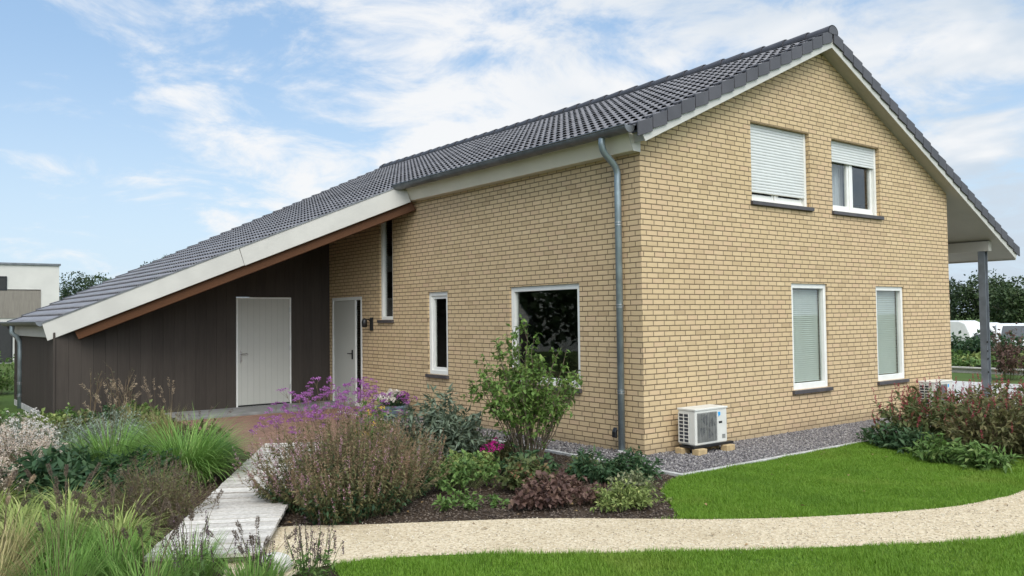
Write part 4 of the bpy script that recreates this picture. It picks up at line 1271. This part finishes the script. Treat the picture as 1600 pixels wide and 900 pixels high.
# --- bed left of the boardwalk
grass('fountain_grass', (-4.80, 2.0), 'large arching bright green grass clump beside the boardwalk, in front of the white shed door', 1700, .92, .012, 'blade_green', .24, (.02, .6), (.7, 2.2), 6)
rg = grass('fountain_grass', (-4.35, 2.85), 'arching green grass clump at the far end of the boardwalk', 1000, .54, .011, 'blade_deep', .24, (.02, .6), (.7, 2.2), 6)
heads(rg, 6, .64, .30, .09, .014, 'head_brown')
rg = grass('fountain_grass', (-5.35, 2.75), 'arching green grass clump with pale fluffy seed plumes left of the largest clump', 800, .78, .011, 'blade_green', .18, (.02, .5), (.5, 1.8), 5)
heads(rg, 12, .92, .26, .14, .018, 'head_buff', m=50, pl=.026)
for p, w_, lab in (((-5.30, 4.75), .55, 'silvery grey feathery mound behind the large leaved plant'), ((-6.0, 5.3), .45, 'silvery grey feathery mound further left'),
                   ((-4.75, 5.2), .42, 'silvery grey feathery mound behind the green grass clumps')):
    mound('artemisia', p, lab, 'plant', w_, w_ * .9, .46, 240, 18, .05, .008, 'leaf_silver', group='silver mounds in the left bed', flat=.45)
for p, lab in (((-5.75, 2.45), 'broad dark green leaved plant in the middle of the left bed'), ((-5.35, 1.75), 'dark green leaved plant just left of the large grass clump'), ((-6.15, 1.95), 'dark green leaved plant below the white flowers')):
    mound('bistort', p, lab, 'plant', .42, .40, .40, 75, 12, .15, .048, 'leaf_dark', group='broad leaved plants in the left bed', droop=.45, t0=.35)
def aster(p, lab, rx, h, mat='petal_cream_pink', leaf='leaf_olive'):
    r, C = mound('aster', p, lab, 'flowering plant', rx, rx, h, 150, 12, .035, .011, leaf, 'stem_brown', 'pale flowered plants in the left bed', flat=.35, t0=.15)
    P_, T_ = along(C, 6, .72, 1.0); P_ = P_ + rng.normal(0, .02, P_.shape)
    g = GEO(); blossoms(g, P_, .012, 7, .018, .010, .6); put(g, 'flowers', mat, r)
aster((-6.25, 2.85), 'plant covered in small pale pinkish white flowers, the nearest one in the left bed', .48, .62)
aster((-6.05, 3.75), 'plant covered in small pale white flowers behind the pinkish one', .45, .58, 'petal_white')
aster((-6.75, 3.5), 'plant covered in small cream flowers at the left photo edge', .48, .62, 'petal_cream_pink')
aster((-6.6, 8.3), 'low pale flowered plant near the shed downpipe', .42, .42, 'petal_white')
aster((-6.75, 1.9), 'sparse pale flowered plant with yellowing stems at the left photo edge', .40, .55, 'petal_cream_pink', 'leaf_pale')
for p, lf, lab in (((-5.75, 8.35), 'leaf_mid', 'low green plant at the shed corner'), ((-5.25, 7.6), 'leaf_lime', 'low yellow green plant before the shed corner'), ((-4.75, 8.15), 'leaf_mid', 'low green plant against the shed wall, under the thin bare shrub'),
                   ((-4.25, 7.8), 'leaf_dark', 'low dark green plant against the shed wall'), ((-3.8, 8.0), 'leaf_mid', 'low fresh green plant by the grey porch floor'), ((-4.9, 6.7), 'leaf_olive', 'low olive plant behind the silver mounds'),
                   ((-5.9, 6.8), 'leaf_redtint', 'low red tinted plant behind the silver mounds'), ((-4.1, 6.4), 'leaf_olive', 'low olive plant behind the seed plumes'), ((-6.5, 6.4), 'leaf_mid', 'low green plant at the far left of the bed')):
    mound('low_perennial', p, lab, 'plant', .45, .42, .30, 80, 11, .08, .045, lf, group='low plants before the shed', droop=.35, t0=.35)
mound('low_perennial', (-3.85, 4.6), 'low olive plant beside the brick paving behind the far grass clump', 'plant', .40, .5, .30, 80, 11, .07, .035, 'leaf_olive', group='low plants before the shed')
# thin bare young shrubs against the shed
def bare_shrub(p, h, w_, n, lab):
    r = plant('bare_shrub', p, lab, 'shrub', 'bare shrubs before the shed')
    C = dome(n, w_, w_, h, .15, .3, 6, .15); g = GEO(); g.stems(C, np.linspace(.010, .003, 6))
    Q, T = along(C, 7, .3, .98); D = dirs(len(Q), .5, .6) + T
    l = U(.08, .28, len(Q)); tw = Q[:, None] + D[:, None] * (l[:, None] * np.linspace(0, 1, 3)[None, :])[..., None] * .6
    g.stems(tw, np.linspace(.003, .001, 3)); put(g, 'branches', 'stem_brown', r)
    g = GEO(); leafy(g, tw, 2, .4, 1, .03, .012); put(g, 'leaves', 'leaf_pale', r)
bare_shrub((-4.45, 8.45), 1.15, .20, 3, 'thin bare upright shrub against the brown shed, nearer its corner')
bare_shrub((-3.95, 8.40), 1.0, .38, 6, 'thin bare spreading shrub against the brown shed')
for p, lab in (((-4.2, 6.9), 'dry buff plumed grass nearer the shed'), ((-4.15, 5.6), 'dry buff plumed grass behind the green clumps'), ((-4.0, 5.4), 'dry buff grass nearest the brick paving')):
    rg = grass('plume_grass', p, lab, 160, .55, .006, 'blade_straw', .10, (.02, .4), (.2, .9), 4, group='dry plume grasses'); heads(rg, 5, .70, .16, .15, .018, 'head_buff', m=40, pl=.026)
# brown seed heads beside the boardwalk
r, C = mound('faded_catmint', (-5.52, .42), 'greyish brown faded plant beside the near half of the boardwalk', 'plant', .48, .55, .46, 330, 14, .03, .010, 'leaf_olive', 'stem_brown', flat=.4)
g = GEO(); fuzzy_spike(g, C[:, -1] - np.array([0, 0, .05]), np.tile(UP, (len(C), 1)) + rng.normal(0, .15, (len(C), 3)), U(.06, .14, len(C)), .010, 22, .012, .006); put(g, 'seed_spikes', 'head_brown', r)
grass('golden_sedge', (-5.28, 1.28), 'small golden tuft between the boardwalk and the large grass clump', 220, .45, .008, 'blade_yellow', .06, (.05, .5), (.8, 2.2), 5)
k = 0
for p, lab in (((-6.05, 1.05), 'yellow green striped sedge below the broad dark leaves'), ((-6.45, .85), 'yellow striped sedge in the middle of the left bed'), ((-6.15, .35), 'yellow striped sedge left of the faded brown plant'),
               ((-6.62, 1.5), 'yellow striped sedge below the pale flowers'), ((-6.55, .15), 'olive yellow sedge in the front of the left bed'), ((-6.95, .75), 'yellow sedge at the left photo edge'), ((-5.95, -.25), 'yellow green sedge beside the boardwalk')):
    grass('golden_sedge', p, lab, 420, .46, .015, 'blade_yellow', .12, (.05, .9), (.9, 2.4), 6, group='yellow sedges in the left bed')
FG = [((-6.75, -.55), .62, 'straw', 'buff seeded grass at the left photo edge'), ((-6.35, -.45), .58, 'green', 'bright green grass with brown heads left of the boardwalk'),
      ((-6.15, -1.05), .55, 'green', 'green grass at the near left corner of the boardwalk'), ((-6.95, -1.4), .72, 'straw', 'tall straw coloured grass with brown bottlebrush heads at the lower left corner'),
      ((-6.55, -1.45), .62, 'green', 'green grass with brown heads at the bottom photo edge'), ((-5.80, -1.48), .46, 'green', 'green grass with dark heads in front of the boardwalk end'),
      ((-6.15, -1.85), .55, 'green', 'green grass at the bottom photo edge left of the pale stone'), ((-7.15, -.2), .62, 'straw', 'straw coloured grass at the left photo edge behind the seeded one'),
      ((-5.55, -1.95), .40, 'green', 'short green grass nearest the pale stone')]
for p, h, c, lab in FG:
    rg = grass('bottlebrush_grass', p, lab, 330, h * .76, .009, 'blade_green' if c == 'green' else 'blade_straw', .16, (.0, .5), (.2, 1.3), 4, group='bottlebrush grasses in the foreground')
    heads(rg, 11 if h > .5 else 8, h * .98, .28, .080, .016, 'head_brown' if c == 'green' or len(lab) % 2 else 'head_buff', m=150, lean=.15, pl=.017)
def salvia(p, lab, n, h, w_):
    r = plant('salvia', p, lab, 'flowering plant', 'salvias in the foreground')
    C = dome(n, w_, w_, h, .5, .25, jit=.2); g = GEO(); g.stems(C, .0022); put(g, 'stems', 'stem_green', r)
    g = GEO(); leafy(g, C, 12, .03, .5, .05, .018); put(g, 'leaves', 'leaf_mid', r)
    g = GEO(); fuzzy_spike(g, C[:, -1] * np.array([1, 1, .62]), np.tile(UP, (n, 1)) + rng.normal(0, .08, (n, 3)), C[:, -1, 2] * .40, .008, 60, .010, .006); put(g, 'flower_spikes', 'spike_purple', r)
salvia((-5.17, -1.98), 'dark purple brown flower spikes on the sandy path edge right of the pale stone', 26, .40, .17)
salvia((-5.42, -1.72), 'low purple flower spikes directly behind the pale stone', 18, .30, .13)
salvia((-5.85, -1.75), 'thin dark flower spikes standing before the boardwalk end', 18, .50, .26)

# --- shrubs on the right
def bistort_shrub(p, rx, h, lab, leaf='leaf_redtint', red=.55, n=230):
    r, C = mound('red_bistort', p, lab, 'shrub', rx, rx * .9, h, n, 13, .095, .038, leaf, 'stem_brown', 'red flowered shrubs on the right', flat=.38, t0=.15)
    s = U(0, 1, len(C)) < red
    g = GEO(); fuzzy_spike(g, C[s, -1], np.tile(UP, (s.sum(), 1)) + rng.normal(0, .22, (s.sum(), 3)), U(.07, .15, s.sum()), .012, 34, .014, .010); put(g, 'flower_spikes', 'spike_red', r)
bistort_shrub((3.40, -1.80), .72, .65, 'red spiked shrub at the end of the gravel strip below the far window')
bistort_shrub((4.45, -2.0), .74, .57, 'red spiked shrub in front of the porch post')
bistort_shrub((3.05, -2.75), .74, .72, 'olive leaved shrub with few red spikes along the lawn', 'leaf_olive', .2)
bistort_shrub((4.05, -2.95), .80, .80, 'red spiked shrub behind the olive one at the right photo edge')
bistort_shrub((3.35, -3.75), .70, .62, 'green shrub nearest the path bend at the right photo edge', 'leaf_mid', .15)
bistort_shrub((5.4, -2.75), .8, .74, 'red spiked shrub furthest back at the right photo edge')
bistort_shrub((4.6, -4.0), .8, .7, 'red spiked shrub beyond the right photo edge')
for p, lab in (((2.55, -2.0), 'low grey green plant under the red spiked shrub at the gravel end'), ((2.2, -2.45), 'low grey green plant at the lawn edge under the shrubs'), ((2.75, -1.55), 'low grey green plant nearest the gravel strip'), ((2.05, -3.0), 'low dark plant at the lawn edge near the right photo edge')):
    mound('lungwort', p, lab, 'plant', .34, .32, .26, 80, 10, .09, .036, 'leaf_mid' if p[0] < 2.5 else 'leaf_dark', group='low plants under the right shrubs', droop=.4, t0=.3)

# --- bark and soil crumbs
def in_poly(P, poly):
    poly = np.array(poly); x, y = P[:, 0], P[:, 1]; c = np.zeros(len(P), bool)
    j = len(poly) - 1
    for i in range(len(poly)):
        xi, yi = poly[i]; xj, yj = poly[j]
        hit = ((yi > y) != (yj > y)) & (x < (xj - xi) * (y - yi) / (yj - yi + 1e-12) + xi)
        c ^= hit; j = i
    return c
BED = [(-4.9, -.4), (-3.6, -1.22), (-2.4, -2.14), (-2.1, -2.38), (-1.41, -1.55), (-.72, -1.2), (-.72, 2.5), (-3, 2.5), (-4.6, .3)]
n = 26000
P = np.stack([U(-5, -.6, n), U(-2.5, 2.5, n), U(.004, .016, n)], 1); P = P[in_poly(P, BED)]
g = GEO(); g.stones(P, U(.005, .016, len(P)))
tag(g.build('bark_mulch', stone_mat('bark_and_soil', [(.03, .02, .014), (.06, .042, .03), (.09, .065, .046), (.16, .125, .095)])), 'dark crumbly soil and bark on the planting bed', 'mulch', kind='stuff')
PP = PATH_TOP + PATH_BOT[::-1]
n = 60000
P = np.stack([U(-6, 8, n), U(-5, -.3, n), U(.012, .02, n)], 1); P = P[in_poly(P, PP)]; P[:, :2] += rng.normal(0, .03, (len(P), 2))
g = GEO(); g.stones(P, U(.004, .009, len(P)))
tag(g.build('path_gravel', stone_mat('shell_grit', [(.24, .19, .13), (.47, .395, .28), (.60, .53, .405), (.70, .64, .53)])), 'loose crushed shell grit on the path', 'gravel', kind='stuff')

# --- fallen leaves
n = 420
P = np.concatenate([np.stack([U(-5, 3, n), U(-4.6, 1.5, n), np.full(n, .030)], 1)])
keep = in_poly(P, BED) | (in_poly(P, PP) & (U(0, 1, n) < .25)) | (in_poly(P, LAWN1) & (U(0, 1, n) < .12))
P = P[keep]; P[in_poly(P, LAWN1), 2] = .05
g = GEO(); g.leaves(P, np.column_stack([rng.normal(0, 1, (len(P), 2)), U(-.1, .25, len(P))]), up_normals(len(P), .3), U(.03, .055, len(P)), U(.018, .03, len(P)), .2)
F('leaf_litter', (.10, .060, .028), (.19, .125, .055), (.30, .23, .10), trans=.1)
tag(g.build('fallen_leaves', MATS['leaf_litter']), 'dry fallen leaves scattered on the soil, path and lawn', 'leaves', kind='stuff')

# --- lawn blades
def blades_on(name, poly, box, dens, L, label, extra=None):
    n = int((box[1] - box[0]) * (box[3] - box[2]) * dens)
    P = np.stack([U(box[0], box[1], n), U(box[2], box[3], n), np.full(n, .010)], 1)
    P[:, :2] += rng.normal(0, .012, (n, 2))
    P = P[in_poly(P + np.column_stack([rng.normal(0, .018, (n, 2)), np.zeros(n)]), poly)]
    n = len(P)
    tuft = .8 + .35 * np.sin(P[:, 0] * 5.1 + 1.3 * np.sin(P[:, 1] * 3.7)) * np.sin(P[:, 1] * 4.3 + 1.7 * np.sin(P[:, 0] * 2.9))
    g = GEO(); g.blades(P, U(0, TAU, n), U(0, .55, n), L * tuft * U(.6, 1.3, n), U(.0035, .0070, n), U(.1, 1.1, n), 2)
    tag(g.build(name, MATS['lawn_blade']), label, 'grass', kind='stuff')
blades_on('lawn_grass', LAWN1, (-2.3, 6, -3.8, -1.15), 19000, .042, 'short bright green lawn grass between the house and the path')
blades_on('lawn_grass', LAWN2, (-5.6, 4.5, -6.2, -1.5), 16000, .046, 'short green lawn grass in the foreground below the path')

# ------------------------------------------------------------------ surroundings
M_render = plain('white_render', (.56, .54, .50), .85, var=.04, scale=1.2)
nb = empty('flat_roofed_house', (-.75, 34, 0), 'white flat roofed house far behind the shed on the left', 'house')
def nbx(m, x0, x1, y0, y1, z0, z1): m.box(x0, x1, y0, y1, z0, z1)
m = MB()
# front wall pieces round the roof terrace recess and the window
m.box(-12, -.0, .01, 9, -.3, 1.95); m.box(-12, -.72, .5, 9, 1.95, 4.16); m.box(-.70, 0, .01, 9, 1.95, 4.16); m.box(-12, -.70, .01, .49, 3.12, 4.16)
m.build('wall', M_render, nb, weld=False)
m = MB(); m.box(-12.05, .05, -.05, 9.05, 4.165, 4.25); m.build('roof_edge', M_gutter, nb)
m = MB(); m.box(-12, -.705, -.02, .005, 1.90, 3.08); m.build('timber_screen', M_greywood, nb)
for a, b, c, d in ((-2.6, -2.02, 3.12, 3.62), (-3.2, -1.8, .1, 1.7)):
    w_ = part('window', nb)
    m = MB(); m.box(a, b, -.015, .008, c, d); m.build('glass_pane', M_dark, w_)
    m = MB(); frame_boxes(G0, m, a - .05, b + .05, c - .05, d + .05, .05, -.03, -.017); m.build('frame', M_black, w_)
for k, yb in enumerate((26.0,)):
    pass

def tree(name, pos, h, w_, lab, leaf, n=2200, L=.32, trunk_h=.35, group=None, lobes=9, cat='tree'):
    r = empty(name, (pos[0], pos[1], pos[2] if len(pos) > 2 else float(terrain_z(pos[0], pos[1]))), lab, cat, group)
    g = MB(); tr = h * .022 + .03
    pts = [(0, 0, -.1), (tr * .5, 0, h * .2), (-tr * .4, tr * .4, h * .45), (0, 0, h * .8)]
    g.tube(pts, [tr, tr * .8, tr * .55, tr * .15], 8)
    for k in range(5):
        a = U(0, TAU, 1)[0]; z0 = h * U(.3, .55, 1)[0]
        g.tube([(0, 0, z0), (w_ * .22 * math.cos(a), w_ * .22 * math.sin(a), z0 + h * .14), (w_ * .4 * math.cos(a), w_ * .4 * math.sin(a), z0 + h * .22)], [tr * .4, tr * .25, tr * .08], 6)
    g.build('trunk', MATS['twig'], r, smooth=True, weld=False)
    ca = U(0, TAU, lobes); cz = U(trunk_h + .08, .86, lobes); cr = w_ * .5 * np.sqrt(np.maximum(.05, 1 - ((cz - .55) / .5) ** 2)) * U(.35, .75, lobes)
    ctr = np.stack([cr * np.cos(ca), cr * np.sin(ca), cz * h], 1)
    rad = w_ * U(.20, .34, lobes)
    i = rng.integers(0, lobes, n)
    d = dirs(n); q = U(.35, 1, n) ** .5
    P = ctr[i] + d * (rad[i] * q)[:, None] * np.array([1, 1, .85]) + rng.normal(0, L * .35, (n, 3))
    P[:, 2] = np.maximum(P[:, 2], h * .06)
    g2 = GEO(); l = L * U(.5, 1.3, n)
    g2.leaves(P, d * .6 + dirs(n, -.1, .8), d * .5 + dirs(n, .5, .6), l, l * .6, .2)
    put(g2, 'crown', leaf, r)
    return r
F('crown_dark', (.018, .034, .016), (.032, .055, .022), (.055, .08, .034), trans=.15)
F('crown_mid', (.028, .050, .018), (.048, .078, .026), (.08, .105, .042), trans=.15)
KIND = ['broad dark green tree', 'rounded mid green tree', 'tall narrow dark tree', 'bushy olive tree']
# wood on the right, behind the caravans
k = 0
RB = [(88, 30.5), (92, 26.5), (90, 23.5), (96, 36), (94, 40.5), (99, 46), (86, 20.5), (92, 17), (88, 13), (97, 33), (101, 29), (95, 9), (102, 52), (90, 5), (105, 59), (93, 1), (99, 22)]
WHERE = ['seventh', 'fifth']
for (x, y) in RB:
    tree('wood_tree', (x, y), 5.6 + 1.5 * rng.random() + (x - 86) * .03, 6.2 + 2 * rng.random(), 'broadleaf tree of the wood behind the caravans on the right',
         'crown_dark' if k % 3 else 'crown_mid', 6000, .34, .04, 'trees of the far wood')
    k += 1
for (x, y, h, lf) in ((6.2, 58, 5.1, 'crown_mid'), (3.6, 57, 4.8, 'crown_dark'), (9.2, 60, 6.2, 'crown_dark'), (12.5, 63, 7.2, 'crown_mid'), (16.5, 66, 7.4, 'crown_dark'), (1.2, 62, 4.9, 'crown_dark')):
    tree('garden_tree', (x, y), h, 4.2, 'dark tree showing between the white flat roofed house and the sloping roof', lf, 5200, .17, .2, 'trees behind the sloping roof')
tree('young_birch', (-6.35, 15.2), 3.0, 1.5, 'thin pale young tree at the left photo edge before the white house', 'leaf_pale', 1300, .07, .25, lobes=7)
for p, w_, lf, lab in (((-5.75, 13.6), .55, 'leaf_mid', 'green bushy plant left of the shed downpipe'), ((-7.2, 13.0), .8, 'leaf_dark', 'dark bushy plant at the far left behind the shed downpipe'), ((-5.15, 16.2), .9, 'leaf_mid', 'green hedge plant beyond the shed'), ((-7.4, 9.6), .6, 'leaf_lime', 'light green plant at the left photo edge')):
    mound('garden_shrub', p, lab, 'shrub', w_, w_, w_ * 1.1, 170, 13, .09, .045, lf, 'twig')
# out of view: trees added to darken window reflections, and the mirrored house
for k, (x, y) in enumerate(((-14.5, 17.0), (-23, 21), (-12.5, 27), (-27, 33), (-17, 14), (-30, 14), (-27, 42), (-34, 5), (-22, 48))):
    tree('garden_tree', (x, y), 7.5 + 1.2 * (k % 3), 6.2, 'unseen tree added on the left to darken the window reflections', 'crown_dark' if k % 2 else 'crown_mid', 2600, .38, .1, 'added trees mirrored in the windows')

mh = empty('gabled_house', (-19, 24, 0), 'pale grey roofed house left of the photo, mirrored in the large window', 'house', rz=.5)
m = MB(); m.prism([(-4, 0, 0), (4, 0, 0), (4, 0, 2.7), (0, 0, 6.0), (-4, 0, 2.7)], (0, 8, 0)); m.build('wall', M_render, mh)
m = MB(); m.prism([(-4.4, -.3, 2.45), (0, -.3, 6.1), (0, -.3, 6.3), (-4.5, -.3, 2.6)], (0, 8.6, 0)); m.prism([(4.4, -.3, 2.45), (4.5, -.3, 2.6), (.001, -.3, 6.3), (.001, -.3, 6.1)], (0, 8.6, 0)); m.build('roof', M_zinc, mh, weld=False)
for x_ in (-2.2, 1.0):
    m = MB(); m.box(x_, x_ + 1.3, -.02, -.003, .9, 2.2); m.build('window', M_dark, mh)

# kitchen garden on the right
m = MB(); m.box(16.7, 16.76, -4, 14, .0, .13); m.box(16.62, 16.80, -4, 14, .131, .165)
tag(m.build('timber_border', M_deck, weld=False), 'low timber border board along the kitchen garden', 'border')
sheet('garden_soil', [(16.8, -4), (23.5, -4), (23.5, 14), (16.8, 14)], .006, M_soil)
vk = 0
for x, lf, h, rr in ((17.6, 'leaf_mid', .38, .5), (18.9, 'leaf_lime', .42, .5), (20.3, 'leaf_mid', .5, .55)):
    for y in np.arange(-1.2, 8.2, 1.15):
        mound('vegetable_plant', (x + U(-.2, .2, 1)[0], y + U(-.2, .2, 1)[0]), 'leafy green vegetable plant in rows behind the timber border board', 'vegetable', rr, rr, h, 40, 9, .15, .085, lf, group='vegetables in the kitchen garden', droop=.4)
for y in np.arange(-2.0, 12, 1.1):
    mound('bean_plant', (22.4 + U(-.2, .2, 1)[0], y), 'tall dark bean plant in the row before the caravans', 'vegetable', .72, .72, .78, 110, 13, .16, .08, 'leaf_dark', group='bean row in the kitchen garden', flat=.2)
for y in (2.3, 3.4, 1.2):
    mound('purple_orach', (14.9, y - 1.5), 'dark purple leaved plant beside the porch post in the background', 'plant', .5, .5, 1.15, 90, 13, .10, .045, 'leaf_bronze', group='dark plants beyond the terrace', flat=.25)

# caravans, van and car
M_cwhite = plain('vehicle_white_paint', (.74, .74, .72), .3, var=.02)
M_vglass = plain('vehicle_glass', (.03, .035, .04), .12, var=.02)
M_tyre = plain('tyre_rubber', (.02, .02, .02), .8)
def wheel(parent, c, r, w_=.18):
    wh = part('wheel', parent); 
    m = MB(); m.tube([(c[0], c[1] - w_ / 2, c[2]), (c[0], c[1] + w_ / 2, c[2])], r, 18); m.build('tyre', M_tyre, wh)
    m = MB(); m.tube([(c[0], c[1] - w_ / 2 - .006, c[2]), (c[0], c[1] + w_ / 2 + .006, c[2])], r * .6, 14); m.build('rim', M_steel, wh)
def caravan(loc, rz, lab, group):
    r = empty('caravan', loc, lab, 'caravan', group, rz)
    prof = [(-2.3, .45), (-2.42, 1.0), (-2.3, 1.75), (-2.05, 2.35), (-1.7, 2.5), (1.7, 2.5), (2.1, 2.4), (2.35, 1.85), (2.45, 1.1), (2.3, .45)]
    m = MB(); m.prism([(x, -1.05, z) for x, z in prof], (0, 2.1, 0)); m.build('body', M_cwhite, r, bevel=.06)
    m = MB(); m.box(-2.0, 2.0, -1.09, -1.052, 2.22, 2.28); m.build('awning_rail', M_steel, r)
    for a, b in ((-1.75, -.75), (-.35, .35), (.9, 1.8)):
        m = MB(); m.box(a, b, -1.075, -1.053, 1.25, 1.9); m.build('window', M_vglass, r, bevel=.01)
    m = MB(); m.prism([(-2.46, -.75, 1.15), (-2.40, -.75, 1.70), (-2.40, .75, 1.70), (-2.46, .75, 1.15)], (-.03, 0, 0)); m.build('front_window', M_vglass, r)
    wheel(r, (.1, -.95, .32), .32); wheel(r, (.1, .95, .32), .32)
    m = MB(); m.tube([(-2.3, 0, .5), (-3.4, 0, .45)], .05, 8); m.build('tow_bar', M_steel, r)
    return r
caravan((45, 18.05, -1.35), PI / 2, 'white caravan with a dark window showing between the brick wall and the porch post', 'caravans beyond the kitchen garden')
def van(loc, rz, lab, prof, glass_side, wx, width, cat, name):
    r = empty(name, loc, lab, cat, None, rz)
    hw = width / 2
    m = MB(); m.prism([(x, -hw, z) for x, z in prof], (0, width, 0)); m.build('body', M_cwhite, r, bevel=.07)
    for g_ in glass_side:
        for s in (-1, 1):
            m = MB(); y0 = s * hw
            m.prism([(x, y0 + s * .003, z) for x, z in g_], (0, s * .012, 0)); m.build('side_window', M_vglass, r)
    for x in wx:
        for s in (-1, 1): wheel(r, (x, s * (hw - .06), .33), .33)
    return r
VP = [(-2.4, .35), (-2.5, .9), (-2.35, 1.15), (-1.55, 1.35), (-.85, 2.15), (-.3, 2.32), (2.4, 2.32), (2.5, 2.1), (2.5, .35)]
v = van((49.5, 17.3, -1.35), PI / 2 * .92, 'white van parked behind the bean row, right of the porch post', VP, [[(-1.35, 1.4), (-.8, 2.0), (.0, 2.05), (.0, 1.4)]], (-1.5, 1.5), 1.95, 'van', 'parked_van')
m = MB(); m.prism([(-1.60, -.8, 1.40), (-.92, -.75, 2.10), (-.92, .75, 2.10), (-1.60, .8, 1.40)], (-.03, 0, .02)); m.build('windscreen', M_vglass, v)
CP = [(-2.1, .3), (-2.2, .75), (-1.9, .95), (-1.1, 1.05), (-.45, 1.62), (.2, 1.7), (1.5, 1.66), (2.0, 1.1), (2.1, .8), (2.05, .3)]
c = van((30, 7.55, -.51), PI * 1.0, 'white car with a wide windscreen facing the kitchen garden at the right photo edge', CP, [[(-.85, 1.12), (-.4, 1.52), (.3, 1.55), (.3, 1.12)], [(.4, 1.12), (.4, 1.55), (1.3, 1.5), (1.6, 1.12)]], (-1.35, 1.3), 1.75, 'car', 'parked_car')
c.rotation_euler.z = .40
m = MB(); m.prism([(-1.13, -.72, 1.07), (-.50, -.62, 1.58), (-.50, .62, 1.58), (-1.13, .72, 1.07)], (-.03, 0, .03)); m.build('windscreen', M_vglass, c)
for s in (-1, 1):
    m = MB(); m.box(-2.2, -2.08, s * .62 - .14, s * .62 + .14, .72, .86); m.build('headlight', M_steel, c, bevel=.02)

# neighbour's house, only its roof edge shows beside the brick wall
nh = empty('neighbour_house', (30, 10.85, .45), 'dark roofed neighbouring house almost hidden behind the brick wall corner', 'house', rz=math.radians(27))
m = MB(); m.prism([(0, 0, -1.6), (0, 7, -1.6), (0, 7, 1.9), (0, 3.5, 5.2), (0, 0, 1.9)], (10, 0, 0)); m.build('wall', M_block, nh)
m = MB()
m.prism([(-.3, -.45, 1.62), (-.3, 3.5, 5.34), (-.3, 3.5, 5.52), (-.3, -.5, 1.75)], (10.6, 0, 0)); m.prism([(-.3, 7.45, 1.62), (-.3, 7.5, 1.75), (-.3, 3.501, 5.52), (-.3, 3.501, 5.34)], (10.6, 0, 0))
m.build('roof', M_verge, nh, weld=False)
m = MB(); m.prism([(-.33, -.46, 1.60), (-.33, 3.5, 5.30), (-.33, 3.5, 5.46), (-.33, -.46, 1.74)], (.028, 0, 0)); m.build('bargeboard', M_barge, nh)
